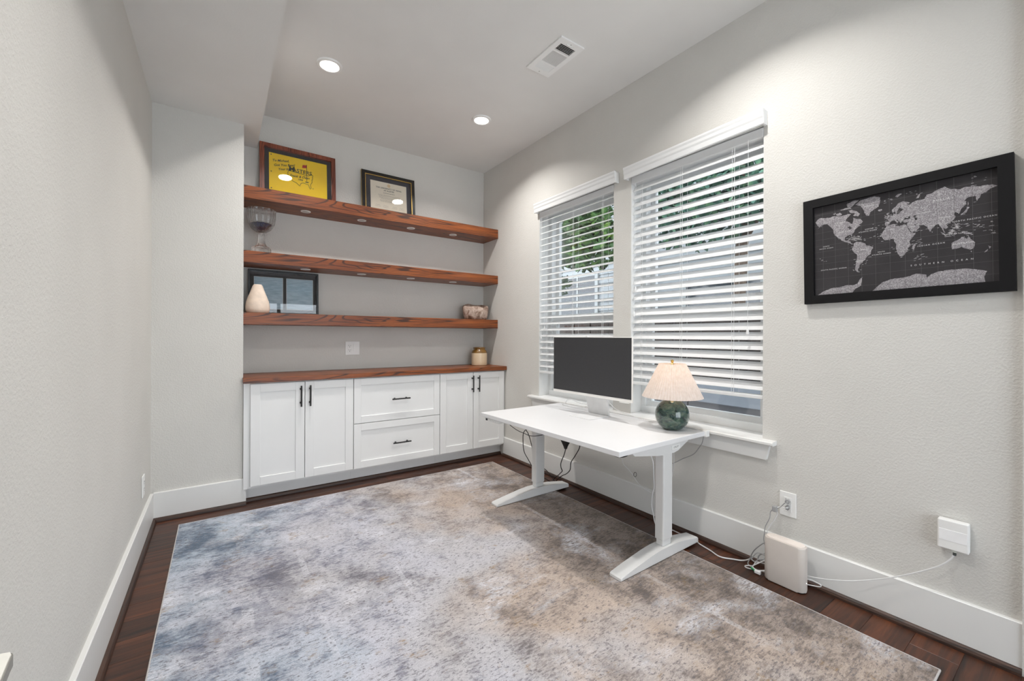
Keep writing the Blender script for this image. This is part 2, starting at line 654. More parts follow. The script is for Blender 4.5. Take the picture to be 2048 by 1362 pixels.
def window(n, y0, y1, label):
    xw = XR + .11
    bm = new()
    fw = .042

    def rect(x0, x1, a, b, c, d, w):
        box(bm, x0, x1, a, b, c, c + w, .003)
        box(bm, x0, x1, a, b, d - w, d, .003)
        box(bm, x0, x1, a, a + w, c + w, d - w, .003)
        box(bm, x0, x1, b - w, b, c + w, d - w, .003)
    rect(xw, xw + .09, y0 - .005, y1 + .005, ZW0 + .022, ZW1 + .005, fw)
    o = struct(obj('window_%d' % n, bm, MVIN), label, 'window')
    bm = new()
    box(bm, XR + .003, xw, y0 - .001, y0 + .004, ZW0 + .022, ZW1)
    box(bm, XR + .003, xw, y1 - .004, y1 + .001, ZW0 + .022, ZW1)
    box(bm, XR + .003, xw, y0 + .004, y1 - .004, ZW1 - .004, ZW1 + .001)
    obj('jamb_liner', bm, MTR, o)
    zm = 1.255
    # lower sash in front, upper sash behind
    for nm, x0, a, b in (('lower_sash', xw + .018, ZW0 + .06, zm + .03), ('upper_sash', xw + .05, zm - .02, ZW1 - .035)):
        bm = new()
        rect(x0, x0 + .03, y0 + fw - .008, y1 - fw + .008, a, b, .038)
        s = obj(nm, bm, MVIN, o)
        bm = new()
        box(bm, x0 + .013, x0 + .017, y0 + fw + .02, y1 - fw - .02, a + .03, b - .03)
        obj('pane', bm, MGL, s)
    bm = new()
    box(bm, xw + .008, xw + .019, (y0 + y1) / 2 - .03, (y0 + y1) / 2 + .03, zm + .028, zm + .04, .003)
    obj('sash_lock', bm, MVIN, o)
    return o


window(1, *WIN[0], 'white vinyl sash window behind the monitor')
window(2, *WIN[1], 'white vinyl sash window behind the table lamp')

# sill stool and apron shared by both windows
bm = new()
prism(bm, [(XR, .598), (2.157, .598), (2.152, .603), (2.152, .613), (2.157, .618), (XR + .115, .623), (XR + .115, .6)], 1, .911, 2.84)
sill = obj('trim_1', bm, MTR)
struct(sill, 'white window sill running under both windows', 'window sill')
bm = new()
prism(bm, [(.935, .598), (.952, .522), (2.800, .522), (2.818, .598)], 0, XR - .02, XR)
obj('apron', bm, MTR, sill)

# ================================================================== CEILING LIGHTS, VENT
MLENS = emit_mat('lit_lens', (255, 250, 240), 9.0)


def can_light(x, y, label, group, z=ZC):
    t = thing('recessed_light', label, 'ceiling light', (x, y, z), group)
    bm = new()
    lathe(bm, [(.052, -.006), (.056, -.010), (.070, -.0085), (.0735, -.004), (.074, 0)], (x, y, z), 48)
    obj('trim_ring', bm, MPL, t, True)
    bm = new()
    lathe(bm, [(.0001, -.0075), (.052, -.0075), (.052, -.002), (.0001, -.002)], (x, y, z), 40)
    obj('lens', bm, MLENS, t)
    ld = bpy.data.lights.new('bulb_light', 'AREA')
    ld.shape = 'DISK'
    ld.size = .11
    ld.spread = R(134)
    ld.energy = CAN_W
    ld.color = (1.0, .975, .945)
    lo = bpy.data.objects.new('bulb_light', ld)
    COL.objects.link(lo)
    lo.parent = t
    lo.location = (0, 0, -.013)
    return t


can_light(.547, 2.737, 'lit round recessed ceiling light nearer the soffit', 'recessed ceiling lights')
can_light(1.638, 2.753, 'lit round recessed ceiling light nearer the window wall', 'recessed ceiling lights')
can_light(.547, .95, 'lit round recessed ceiling light above the near end of the rug, soffit side', 'recessed ceiling lights')
can_light(1.638, .95, 'lit round recessed ceiling light above the near end of the rug, window side', 'recessed ceiling lights')

vent = thing('ceiling_vent', 'white rectangular ceiling air vent with louvres', 'vent', (1.622, 1.886, ZC))
vx0, vx1, vy0, vy1 = 1.536, 1.71, 1.725, 2.047
bm = new()
zv = ZC - .009
ix0, ix1, iy0, iy1 = vx0 + .032, vx1 - .032, vy0 + .04, vy1 - .04
for q in ((vx0, vx1, vy0, iy0), (vx0, vx1, iy1, vy1), (vx0, ix0, iy0, iy1), (ix1, vx1, iy0, iy1)):
    box(bm, *q, zv, ZC)
secs = [(iy0, iy0 + .058), (iy0 + .07, iy1 - .066), (iy1 - .054, iy1)]
box(bm, ix0, ix1, secs[0][1], secs[1][0], zv, ZC)
box(bm, ix0, ix1, secs[1][1], secs[2][0], zv, ZC)
obj('frame', bm, MPL, vent)
bm = new()
box(bm, ix0 - .002, ix1 + .002, iy0 - .002, iy1 + .002, ZC - .0012, ZC - .0002)
obj('dark_opening', bm, mat('duct_dark', (26, 27, 28), .8), vent)


def blade(along, p, a, b, tilt):
    bm = new()
    w = .0048
    dz = .004
    dd = dz * math.tan(R(tilt))
    pts = [(p - dd - .0006, ZC - .0015), (p - dd + .0006, ZC - .0015), (p + dd + .0006, zv + .0005), (p + dd - .0006, zv + .0005)]
    prism(bm, pts, 1 if along == 'y' else 0, a, b)
    obj('louvre', bm, MPL, vent)


for i in range(6):
    blade('x', secs[0][0] + .005 + i * .0096, ix0, ix1, -38)
for i in range(11):
    blade('y', ix0 + .005 + i * .0100, secs[1][0], secs[1][1], 36)
for i in range(6):
    blade('x', secs[2][0] + .004 + i * .0092, ix0, ix1, 52)
for yy in (vy0 + .018, vy1 - .018):
    bm = new()
    lathe(bm, [(.0001, -.002), (.003, -.0015), (.0035, 0)], ((vx0 + vx1) / 2, yy, zv), 10)
    obj('screw', bm, MNICK, vent)
bm = new()
box(bm, vx0 + .062, vx0 + .115, iy0 - .014, iy0 - .010, zv - .004, zv)
obj('damper_lever', bm, MPL, vent)

# ================================================================== RUG
rug = thing('area_rug', 'distressed grey and beige area rug under the desk', 'rug', (.895, 1.7175, 0))
rx0, rx1, ry0, ry1 = -.193, 1.983, .315, 3.12
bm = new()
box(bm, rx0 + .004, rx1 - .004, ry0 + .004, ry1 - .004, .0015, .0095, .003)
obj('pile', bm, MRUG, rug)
bm = new()
for q in ((rx0, rx1, ry0, ry0 + .006), (rx0, rx1, ry1 - .006, ry1), (rx0, rx0 + .006, ry0, ry1), (rx1 - .006, rx1, ry0, ry1)):
    box(bm, *q, .001, .0095, .003)
obj('bound_edge', bm, MBIND, rug)

# ================================================================== CABINETS
YD, YFc = 3.237, 3.257      # door face, carcass face


def shaker(parent, x0, x1, z0, z1, kind, rail=.056):
    bm = new()
    for q in ((x0, x0 + rail, z0, z1), (x1 - rail, x1, z0, z1), (x0 + rail, x1 - rail, z0, z0 + rail), (x0 + rail, x1 - rail, z1 - rail, z1)):
        box(bm, q[0], q[1], YD, YFc - .001, q[2], q[3], .0012, 1)
    d = obj(kind, bm, MCAB, parent)
    bm = new()
    box(bm, x0 + rail - .002, x1 - rail + .002, YD + .009, YFc - .002, z0 + rail - .002, z1 - rail + .002)
    obj('panel', bm, MCAB, d)
    return d


def bar_handle(door, x, z, vertical=True, L=.146):
    bm = new()
    yb = YD - .028
    h = L / 2
    a, b = ((x, yb, z - h), (x, yb, z + h)) if vertical else ((x - h, yb, z), (x + h, yb, z))
    tube(bm, [a, b], .0055, 12, curve=False)
    for s in (-1, 1):
        p = (x, z + s * .048) if vertical else (x + s * .048, z)
        tube(bm, [(p[0], yb, p[1]), (p[0], YD + .0005, p[1])], .0048, 10, curve=False)
        tube(bm, [(p[0], YD - .004, p[1]), (p[0], YD + .0005, p[1])], .0075, 12, curve=False)
    h_ = obj('handle', bm, MBLK, door, True)
    h_['label'] = 'black bar handle'


def carcass(name, label, x0, x1, extra=None):
    t = thing(name, label, 'cabinet', ((x0 + x1) / 2, YFc, 0), 'built-in base cabinets')
    bm = new()
    box(bm, x0, x1, YFc, YB - .002, .102, .8035)
    obj('body', bm, MCAB, t)
    bm = new()
    box(bm, x0, x1, 3.325, 3.343, .0, .1015)
    k = obj('toe_kick', bm, MCAB, t)
    bm = new()
    pts = [(3.325, 0), (3.308, 0)] + [(3.325 - .017 * math.cos(a), .022 * math.sin(a)) for a in (R(25), R(50), R(75))] + [(3.325, .022)]
    prism(bm, pts, 0, x0, x1)
    obj('quarter_round', bm, MQRX, k)
    return t


c = carcass('base_cabinet', 'white two-door cabinet standing against the pillar', XP + .0015, .8245)
d = shaker(c, .168, .4915, .119, .7955, 'door')
bar_handle(d, .468, .697)
d = shaker(c, .496, .8225, .119, .7955, 'door')
bar_handle(d, .526, .697)
c = carcass('drawer_cabinet', 'white middle cabinet with two wide drawers', .8255, 1.5285)
d = shaker(c, .8275, 1.5265, .457, .7955, 'drawer_front', .052)
bar_handle(d, 1.184, .6215, False)
d = shaker(c, .8275, 1.5265, .117, .4515, 'drawer_front', .052)
bar_handle(d, 1.193, .2745, False)
c = carcass('base_cabinet', 'white two-door cabinet in the corner by the window wall', 1.5295, XR - .0015)
d = shaker(c, 1.531, 1.8505, .117, .7955, 'door')
bar_handle(d, 1.8405, .697)
d = shaker(c, 1.8545, 2.181, .117, .7955, 'door')
bar_handle(d, 1.902, .696)

bm = new()
prism(bm, [(.1262, 3.217), (XR - .001, 3.217), (XR - .001, YB - .001), (XP + .001, YB - .001), (XP + .001, 3.2845), (.1262, 3.2845)], 2, .804, .839, .0015)
tag(obj('countertop', bm, MOAK), 'long red-brown oak countertop over the white cabinets', 'countertop')

# ================================================================== FLOATING SHELVES
MPUCK = mat('puck_white', (232, 231, 228), .4, var=.02)
YS = 3.374


def shelf(z0, z1, label, pucks):
    t = thing('floating_shelf', label, 'shelf', ((XP + XR) / 2, YB, z0), 'floating oak shelves')
    bm = new()
    box(bm, XP + .002, XR - .001, YS, YB - .001, z0, z1, .0015, 1)
    obj('board', bm, MOAK, t)
    for px in pucks:
        bm = new()
        lathe(bm, [(.020, -.001), (.028, -.0042), (.034, -.0032), (.035, 0)], (px, 3.492, z0), 32)
        p = obj('puck_light', bm, MPUCK, t, True)
        bm = new()
        lathe(bm, [(.0001, -.0028), (.0235, -.0030), (.0235, -.0012), (.0001, -.0012)], (px, 3.492, z0), 28)
        obj('lens', bm, mat('puck_frosted_lens', (196, 194, 188), .6), p)
    return t


PX = (.533, .948, 1.366, 1.775)
shelf(2.060, 2.146, 'top floating oak shelf holding two framed pictures', PX)
shelf(1.621, 1.701, 'middle floating oak shelf holding the crystal compote', PX)
shelf(1.194, 1.276, 'lowest floating oak shelf holding the stone and black frame', ())

# ================================================================== PICTURES ON THE SHELVES
MPG = thin_glass('picture_glass', .09)
MINK = mat('dark_ink', (30, 28, 20), .6)
MGINK = mat('green_ink', (38, 52, 26), .6)
MRED = mat('red_ink', (190, 26, 24), .6)


def TX(x, z, y, rot=0.0):
    """text lying in a local xz plane facing -y"""
    return Matrix.Translation((x, y, z)) @ Matrix.Rotation(R(rot), 4, 'Y') @ Matrix.Rotation(R(90), 4, 'X')


# --- golf flag frame: local frame, x right, z up, front toward -y, origin bottom centre back
g = thing('framed_flag', 'wood framed signed yellow golf flag on the top shelf', 'picture frame')
w, h = .530, .412
bm = new()
ring_frame(bm, -w / 2, w / 2, 0, h, .031, -.034, 0)
obj('frame', bm, wood_mat('mahogany_frame', lin((66, 24, 12)), lin((116, 52, 32)), lin((150, 78, 52)), 2, .4, .3, 1.4), g)
bm = new()
box(bm, -w / 2 + .029, w / 2 - .029, -.012, -.002, .029, h - .029)
obj('mat_board', bm, mat('black_mat', (28, 28, 36), .8), g)
fx0, fx1, fz0, fz1 = -.203, .203, .061, .352
bm = new()
box(bm, fx0, fx1, -.0135, -.012, fz0, fz1)
flag = obj('flag', bm, mat('yellow_cloth', (255, 212, 10), .7, var=.05, vscale=9, bscale=40, bstr=.05), g)
bm = new()
yt = -.0138


def flag_pt(u, v):     # u right 0..1, v up 0..1
    return (fx0 + u * (fx1 - fx0), fz0 + v * (fz1 - fz0))


us = [(.32, .62), (.46, .60), (.58, .585), (.60, .55), (.63, .59), (.66, .57), (.69, .60), (.705, .63), (.735, .62), (.745, .60), (.735, .55),
      (.74, .52), (.725, .47), (.73, .42), (.70, .34), (.71, .25), (.695, .22), (.68, .25), (.665, .33), (.62, .34), (.58, .355), (.545, .34), (.52, .30),
      (.515, .25), (.485, .28), (.455, .32), (.40, .345), (.345, .39), (.318, .46), (.308, .54), (.32, .62)]
tube(bm, [(flag_pt(u, v)[0], yt, flag_pt(u, v)[1]) for u, v in us], .0019, 5, curve=False)
px, pz = flag_pt(.635, .42)
tube(bm, [(px, yt, pz), (px, yt, flag_pt(0, .87)[1])], .0019, 5, curve=False)
lathe_c = flag_pt(.638, .40)
box(bm, lathe_c[0] - .012, lathe_c[0] + .012, yt - .0003, yt + .0003, lathe_c[1] - .006, lathe_c[1] + .001)
x_, z_ = flag_pt(.378, .668)
put_text(bm, 'M', .058, TX(x_, z_, yt), offset=.0008)
x_, z_ = flag_pt(.560, .650)
put_text(bm, 'ASTERS', .040, TX(x_, z_, yt, 1), spacing=1.05, offset=.0008)
obj('emblem', bm, MGINK, flag)
bm = new()
p1, p2 = flag_pt(.555, .765), flag_pt(.632, .86)
prism(bm, [(p1[0], p1[1]), (p2[0], p1[1] + .004), (p2[0], p2[1]), (p1[0] + .004, p2[1] - .004)], 1, yt - .0004, yt)
obj('pin_flag', bm, MRED, flag)
for s_, u, v, sz, rt in (('To Michael,', .19, .83, .022, -10), ('Got You Beat!', .25, .73, .022, -12), ('Your friend', .28, .63, .021, -12), ('Frank & Dean', .51, .50, .022, -2), ('1993', .52, .42, .016, 0)):
    bm = new()
    x_, z_ = flag_pt(u, v)
    put_text(bm, s_, sz * 1.12, TX(x_, z_, yt, rt), shear=.35, offset=.0005)
    obj('handwriting', bm, MINK, flag)
for v in (.06, .5, .95):
    bm = new()
    x_, z_ = flag_pt(.035, v)
    tube(bm, [(x_, yt - .0004, z_), (x_, yt, z_)], .0042, 10, curve=False)
    obj('eyelet', bm, MINK, flag)
bm = new()
x_, z_ = flag_pt(.745, .245)
tube(bm, [(x_ + .004 * math.cos(a * .785), yt, z_ + .004 * math.sin(a * .785)) for a in range(9)], .0008, 4, curve=False)
put_text(bm, 'R', .006, TX(x_, z_, yt))
obj('trademark_ring', bm, MINK, flag)
bm = new()
box(bm, -w / 2 + .028, w / 2 - .028, -.026, -.0245, .028, h - .028)
obj('glass', bm, MPG, g)
g.location = (.503, 3.608, 2.1465)
g.rotation_euler = (R(-4.4), 0, R(1.2))

# --- diploma
g = thing('framed_diploma', 'university diploma in a black and gold frame on the top shelf', 'picture frame')
w, h = .470, .384
MGOLD = mat('gold_leaf', (206, 170, 96), .35, .8, var=.08)
bm = new()
ring_frame(bm, -w / 2, w / 2, 0, h, .030, -.022, 0)
fr = obj('frame', bm, mat('black_lacquer', (18, 16, 15), .25, coat=.4), g)
bm = new()
ring_frame(bm, -w / 2 + .028, w / 2 - .028, .028, h - .028, .005, -.0235, -.014)
obj('gold_lip', bm, MGOLD, fr)
bm = new()
ring_frame(bm, -w / 2 - .0012, w / 2 + .0012, -.0002, h + .0012, .003, -.016, -.010)
obj('gold_edge', bm, MGOLD, fr)
bm = new()
box(bm, -w / 2 + .028, w / 2 - .028, -.010, -.002, .028, h - .028)
obj('mat_board', bm, mat('navy_mat', (38, 40, 54), .8), g)
bm = new()
dx, dz0, dz1 = .160, .068, .312
box(bm, -dx, dx, -.0112, -.010, dz0, dz1)
pap = obj('diploma_paper', bm, mat('cream_paper', (240, 230, 212), .8, var=.02), g)
bm = new()
yt = -.0116
put_text(bm, 'THE UNIVERSITY OF TEXAS', .0185, TX(0, .258, yt), offset=.0002)
put_text(bm, 'AT AUSTIN', .0185, TX(0, .238, yt), offset=.0002)
obj('heading', bm, MINK, pap)
bm = new()
for zz, ww in ((.216, .05), (.196, .095), (.186, .09), (.174, .085), (.164, .07), (.150, .08), (.140, .075)):
    xx = -ww
    while xx < ww:
        l = random.uniform(.006, .017)
        box(bm, xx, min(xx + l, ww), yt - .0002, yt, zz - (.0022 if zz > .21 else .0010), zz + (.0022 if zz > .21 else .0010))
        xx += l + .004
for xx in (-.10, -.03, .05, .11):
    tube(bm, smooth_pts([(xx - .02, yt, .098), (xx - .01, yt, .106), (xx, yt, .098), (xx + .008, yt, .104), (xx + .02, yt, .099)], 4), .0006, 4, curve=False)
    box(bm, xx - .024, xx + .024, yt - .0002, yt, .0895, .0905)
tl = obj('small_print', bm, mat('grey_ink', (120, 112, 104), .7), pap)
tl['kind'] = 'stuff'
bm = new()
tube(bm, [(0, yt - .0003, .287), (0, yt, .287)], .0145, 24, curve=False)
obj('seal', bm, mat('gold_seal', (226, 200, 160), .6), pap)
bm = new()
box(bm, -w / 2 + .026, w / 2 - .026, -.0178, -.0165, .026, h - .026)
obj('glass', bm, MPG, g)
g.location = (1.213, 3.609, 2.1465)
g.rotation_euler = (R(-5.0), 0, R(.6))

# --- black double photo frame on the lowest shelf
g = thing('double_photo_frame', 'black frame with two blue-grey sea pictures on the lowest shelf', 'picture frame')
w, h = .474, .330
bm = new()
ring_frame(bm, -w / 2, w / 2, 0, h, .013, -.036, 0)
obj('frame', bm, mat('black_frame_paint', (16, 16, 18), .35), g)
bm = new()
box(bm, -w / 2 + .011, w / 2 - .011, -.012, -.002, .011, h - .011)
obj('mat_board', bm, mat('charcoal_mat', (36, 36, 40), .85), g)


def sea_mat():
    m, nt, b = nodes_of('sea_print')
    f = noise(nt, coords(nt, (6, 6, 60)), 2.0, 6, .65, .3)
    f2 = noise(nt, coords(nt, (1, 1, 3)), 3.0, 3)
    c1 = ramp(nt, f, [(.3, lin((138, 162, 180))), (.55, lin((178, 200, 212))), (.8, lin((216, 226, 230)))])
    c2 = ramp(nt, f2, [(.4, (.92, .96, .98)), (.6, (1.05, 1.02, 1))])
    nt.links.new(mix(nt, 1.0, c1, c2, 'MULTIPLY'), b.inputs['Base Color'])
    b.inputs['Roughness'].default_value = .7
    return m


MSEA = sea_mat()
for a, b_ in ((-.197, -.012), (.016, .198)):
    bm = new()
    ring_frame(bm, a - .003, b_ + .003, .039, .281, .003, -.0135, -.012)
    e = obj('mat_bevel', bm, mat('bevel_white', (200, 205, 208), .7), g)
    bm = new()
    box(bm, a, b_, -.013, -.012, .042, .278)
    obj('photo_print', bm, MSEA, g)
bm = new()
box(bm, -w / 2 + .010, w / 2 - .010, -.022, -.0208, .010, h - .010)
obj('glass', bm, MPG, g)
g.location = (.407, 3.628, 1.2765)
g.rotation_euler = (R(-2.6), 0, 0)

# ================================================================== SHELF ORNAMENTS
def crystal_mat():
    m, nt, b = nodes_of('cut_crystal')
    b.inputs['Base Color'].default_value = (.96, .97, .98, 1)
    b.inputs['Transmission Weight'].default_value = 1.0
    b.inputs['IOR'].default_value = 1.5
    b.inputs['Roughness'].default_value = .03
    f = N(nt, 'ShaderNodeTexVoronoi', feature='F1')
    f.inputs['Scale'].default_value = 90
    nt.links.new(coords(nt), f.inputs['Vector'])
    bump(nt, b, f.outputs['Distance'], .12, .004)
    tr = N(nt, 'ShaderNodeBsdfTransparent')
    mx = N(nt, 'ShaderNodeMixShader')
    mx.inputs[0].default_value = .3
    nt.links.new(b.outputs[0], mx.inputs[1])
    nt.links.new(tr.outputs[0], mx.inputs[2])
    nt.links.new(mx.outputs[0], nt.nodes['Material Output'].inputs[0])
    return m


MCR = crystal_mat()
t = thing('crystal_compote', 'tall cut-crystal compote bowl on the middle shelf', 'bowl', (.243, 3.475, 1.7015))
cx = (.243, 3.475, 1.7015)
bm = new()
fl = lambda k, r, z: r * (1 + .018 * (1 if k % 4 < 2 else -1))
lathe(bm, [(.012, .146), (.030, .152), (.060, .176), (.082, .215), (.089, .260), (.090, .300), (.092, .312), (.089, .314),
           (.0865, .300), (.0855, .260), (.078, .217), (.056, .182), (.028, .162), (.0001, .158)], cx, 72, fl)
obj('bowl', bm, MCR, t)
bm = new()
fl2 = lambda k, r, z: r * (1 + .03 * (1 if k % 4 < 2 else -1))
lathe(bm, [(.058, 0), (.060, .004), (.060, .034), (.056, .044), (.036, .056), (.026, .075), (.021, .10), (.020, .13), (.022, .142), (.018, .1455)], cx, 40, fl2)
obj('stem_foot', bm, MCR, t)
bm = new()
lathe(bm, [(.0001, .1665), (.028, .170), (.055, .190), (.069, .208), (.060, .216), (.035, .222), (.0001, .219)], cx, 28,
      lambda k, r, z: r * (1 + .06 * math.sin(k * 2.7)))
tag(obj('blue_pebbles', bm, mat('navy_glass_pebbles', (28, 40, 74), .25, var=.6, vscale=140, bscale=150, bstr=.6, bdist=.006, coat=.5), None, True),
    'dark blue pebbles lying in the crystal compote', 'pebbles')


def rock(name, c, half, seed, prof, m, parent=None, ns=36, nr=26):
    rnd = random.Random(seed)
    ph = [(rnd.uniform(0, 6.28), rnd.randint(2, 5), rnd.uniform(.01, .04)) for _ in range(5)]
    bm = new()
    rings = []
    for i, (s, z) in enumerate(prof):
        ring = []
        for k in range(ns):
            a = 2 * math.pi * k / ns
            d = 1 + sum(q * math.sin(n * a + p + z * 3) for p, n, q in ph)
            ring.append(bm.verts.new((c[0] + half[0] * s * d * math.cos(a), c[1] + half[1] * s * d * math.sin(a), c[2] + z * half[2])))
        rings.append(ring)
    for A, B in zip(rings, rings[1:]):
        for k in range(ns):
            bm.faces.new((A[k], A[(k + 1) % ns], B[(k + 1) % ns], B[k]))
    bm.faces.new(rings[0][::-1])
    bm.faces.new(rings[-1])
    bmesh.ops.recalc_face_normals(bm, faces=bm.faces)
    return obj(name, bm, m, parent, True)


MSALT = mat('salt_stone', (232, 212, 194), .6, var=.09, vscale=22, bscale=45, bstr=.25, bdist=.004)
bm = new()
stone = rock('salt_stone', (.221, 3.455, 1.2765), (.072, .062, .202), 4,
             [(.78, 0), (.90, .03), (.98, .12), (1.0, .24), (.95, .40), (.83, .56), (.68, .72), (.55, .86), (.46, .95), (.36, 1.0)], MSALT)
tag(stone, 'cream tapered stone standing before the black photo frame', 'stone')


def petrified():
    m, nt, b = nodes_of('petrified_wood')
    f = noise(nt, coords(nt), 16, 6, .65, .8)
    nt.links.new(ramp(nt, f, [(.28, lin((66, 46, 30))), (.42, lin((134, 108, 92))), (.55, lin((186, 164, 150))), (.75, lin((222, 206, 194)))]), b.inputs['Base Color'])
    b.inputs['Roughness'].default_value = .65
    bump(nt, b, f, .6, .012)
    return m


rk = rock('stone_bowl', (2.020, 3.490, 1.2765), (.135, .095, .135), 12,
          [(.72, 0), (.84, .06), (.92, .25), (.98, .5), (1.0, .72), (.99, .88), (.95, .97), (.88, 1.0), (.78, .97), (.68, .85), (.56, .62), (.35, .5), (.1, .48)], petrified())
for v in rk.data.vertices:           # uneven rim: lower in front
    if v.co.z > .08:
        v.co.z += .018 * (v.co.y / .09) - .012 * math.sin(v.co.x * 40) * (v.co.z / .135) * .5
tag(rk, 'rough brown and pink stone bowl at the lowest shelf end', 'bowl')

jc = (2.063, 3.492, .8395)
t = thing('stoneware_jar', 'small two-tone stoneware jar on the countertop', 'jar', jc)
bm = new()
lathe(bm, [(.070, 0), (.074, .003), (.0755, .010), (.0755, .112), (.0745, .117)], jc, 48)
obj('cream_body', bm, mat('cream_glaze', (214, 192, 160), .35, var=.06, vscale=8, coat=.3), t, True)
bm = new()
lathe(bm, [(.0744, .1172), (.0735, .128), (.066, .142), (.058, .149), (.0565, .153), (.058, .157), (.0605, .163), (.060, .170), (.056, .172), (.050, .169), (.048, .158), (.0001, .156)], jc, 48)
obj('brown_shoulder', bm, mat('brown_glaze', (124, 88, 34), .25, var=.2, vscale=14, coat=.5), t, True)

# ================================================================== STANDING DESK (local: x depth toward wall, y along wall)
desk = thing('standing_desk', 'white height-adjustable desk by the windows', 'desk')
bm = new()
box(bm, -.352, .352, -.574, .574, .592, .617, .0025)
obj('tabletop', bm, MDESK, desk)
for s, lab in ((1, 'far'), (-1, 'near')):
    yc = s * .503
    bm = new()
    prof = [(-.292, .0115), (-.291, .022), (-.284, .028), (-.20, .040), (-.06, .060), (.01, .066), (.13, .066), (.19, .061), (.335, .040), (.343, .033), (.345, .0115)]
    prism(bm, prof, 1, yc - .035, yc + .035, .004)
    ft = obj('foot', bm, MDSK2, desk)
    for xx in (-.27, .32):
        bm = new()
        lathe(bm, [(.0001, 0), (.016, 0), (.017, .001), (.017, .0118), (.0001, .0118)] if xx > 0 else [(.0001, .0098), (.016, .0098), (.017, .0102), (.017, .0118), (.0001, .0118)], (xx, yc, 0), 16)
        obj('glide', bm, MBLKP, ft)
    bm = new()
    box(bm, .044, .112, yc - .021, yc + .021, .066, .33, .005)
    obj('inner_column', bm, MDSK2, desk)
    bm = new()
    box(bm, .039, .117, yc - .0255, yc + .0255, .095, .545, .006)
    obj('outer_column', bm, MDSK2, desk)
    bm = new()
    # side arm carrying the top
    prism(bm, [(-.215, .5915), (-.21, .572), (-.195, .562), (-.02, .536), (.05, .530), (.12, .530), (.155, .538), (.240, .572), (.246, .580), (.246, .5915)], 1, yc - .034, yc + .030, .002)
    arm = obj('side_arm', bm, MDSK2, desk)
    if s < 0:
        bm = new()
        ya = yc - .034
        box(bm, .092, .164, ya - .0035, ya + .0005, .547, .5715, .002)
        bd = obj('badge_plate', bm, MPL, arm)
        bm = new()
        put_text(bm, 'UPLIFT', .0145, Matrix.Translation((.128, ya - .0039, .559)) @ Matrix.Rotation(R(90), 4, 'X'))
        obj('badge_lettering', bm, mat('badge_grey', (120, 120, 122), .5), arm)
bm = new()
box(bm, .03, .07, -.47, .47, .556, .588, .002)
box(bm, .09, .13, -.47, .47, .556, .588, .002)
obj('crossbar', bm, MDSK2, desk)
bm = new()
box(bm, -.345, -.27, .385, .535, .570, .5915, .006, 3)
kp = obj('keypad', bm, MPL, desk)
bm = new()
box(bm, -.3462, -.3445, .503, .524, .574, .587, .0006, 1)
obj('keypad_display', bm, MBLK, kp)
bm = new()
for i in range(5):
    tube(bm, [(-.3458, .487 - i * .019, .5805), (-.3445, .487 - i * .019, .5805)], .0035, 10, curve=False)
obj('keypad_buttons', bm, mat('button_grey', (205, 205, 205), .5), kp)
bm = new()
box(bm, .334, .366, -.585, -.552, .588, .6205, .002)
obj('cable_clip', bm, MPL, desk)
bm = new()
box(bm, -.262, -.205, -.497, -.452, .571, .5918, .004)
obj('cable_anchor', bm, MPL, desk)
desk.location = (1.772, 1.797, 0)
desk.rotation_euler = (0, 0, R(.8))

# ================================================================== MONITOR (local: screen faces -x)
mon = thing('computer_monitor', 'thin white monitor with a dark blank screen on the desk', 'monitor')
wm, zt, zb = .652, 1.1165, .742
bm = new()
box(bm, -.0, .012, -wm / 2, wm / 2, zb, zt, .003)
obj('panel_shell', bm, mat('warm_white_shell', (236, 234, 230), .4), mon)
bm = new()
box(bm, -.0012, .0004, -wm / 2 + .0035, wm / 2 - .0035, zb + .018, zt - .003)


def screen_mat():
    m, nt, b = nodes_of('blank_screen')
    f = noise(nt, coords(nt), 600, 2)
    nt.links.new(ramp(nt, f, [(.3, lin((50, 50, 52))), (.7, lin((60, 60, 62)))]), b.inputs['Base Color'])
    b.inputs['Roughness'].default_value = .5
    b.inputs['Specular IOR Level'].default_value = .4
    return m


obj('screen', bm, screen_mat(), mon)
bm = new()
box(bm, .012, .034, -.13, .13, .80, .95, .006)
obj('rear_housing', bm, MPL, mon)
bm = new()
prism(bm, [(.030, .90), (.055, .90), (.101, .6195), (.091, .6195)], 1, -.086, .086, .002)
st = obj('stand', bm, mat('white_metal_stand', (230, 230, 230), .35), mon)
bm = new()
box(bm, -.085, .106, -.088, .088, .6172, .6215, .0015)
obj('stand_base', bm, mat('white_metal_base', (228, 228, 228), .35), mon)
bm = new()
box(bm, -.002, .014, .012, .030, zt, zt + .009, .003)
obj('webcam', bm, MPL, mon)
bm = new()
box(bm, -.003, .0, -.31, -.24, zb - .005, zb - .001)
obj('sensor_bar', bm, MPL, mon)
mon.location = (1.903, 1.869, 0)
mon.rotation_euler = (0, 0, R(2.0))

# ================================================================== TABLE LAMP
lc = (2.020, 1.358, .6175)
lamp = thing('table_lamp', 'green glass ball lamp with pleated cream shade on the desk', 'lamp', lc)


def ball_mat():
    m, nt, b = nodes_of('marbled_green_glass')
    v = coords(nt, (1, 1, 1.4))
    f = noise(nt, v, 9, 6, .62, 2.2)
    f2 = noise(nt, v, 26, 5, .7, 1.0)
    c = ramp(nt, f, [(.30, lin((8, 26, 26))), (.46, lin((22, 62, 60))), (.56, lin((64, 96, 82))), (.66, lin((24, 70, 76))), (.8, lin((10, 34, 36)))])
    c = mix(nt, .35, c, ramp(nt, f2, [(.45, lin((10, 34, 34))), (.7, lin((150, 158, 130)))]))
    nt.links.new(c, b.inputs['Base Color'])
    b.inputs['Roughness'].default_value = .18
    b.inputs['Coat Weight'].default_value = .9
    b.inputs['Coat Roughness'].default_value = .04
    return m


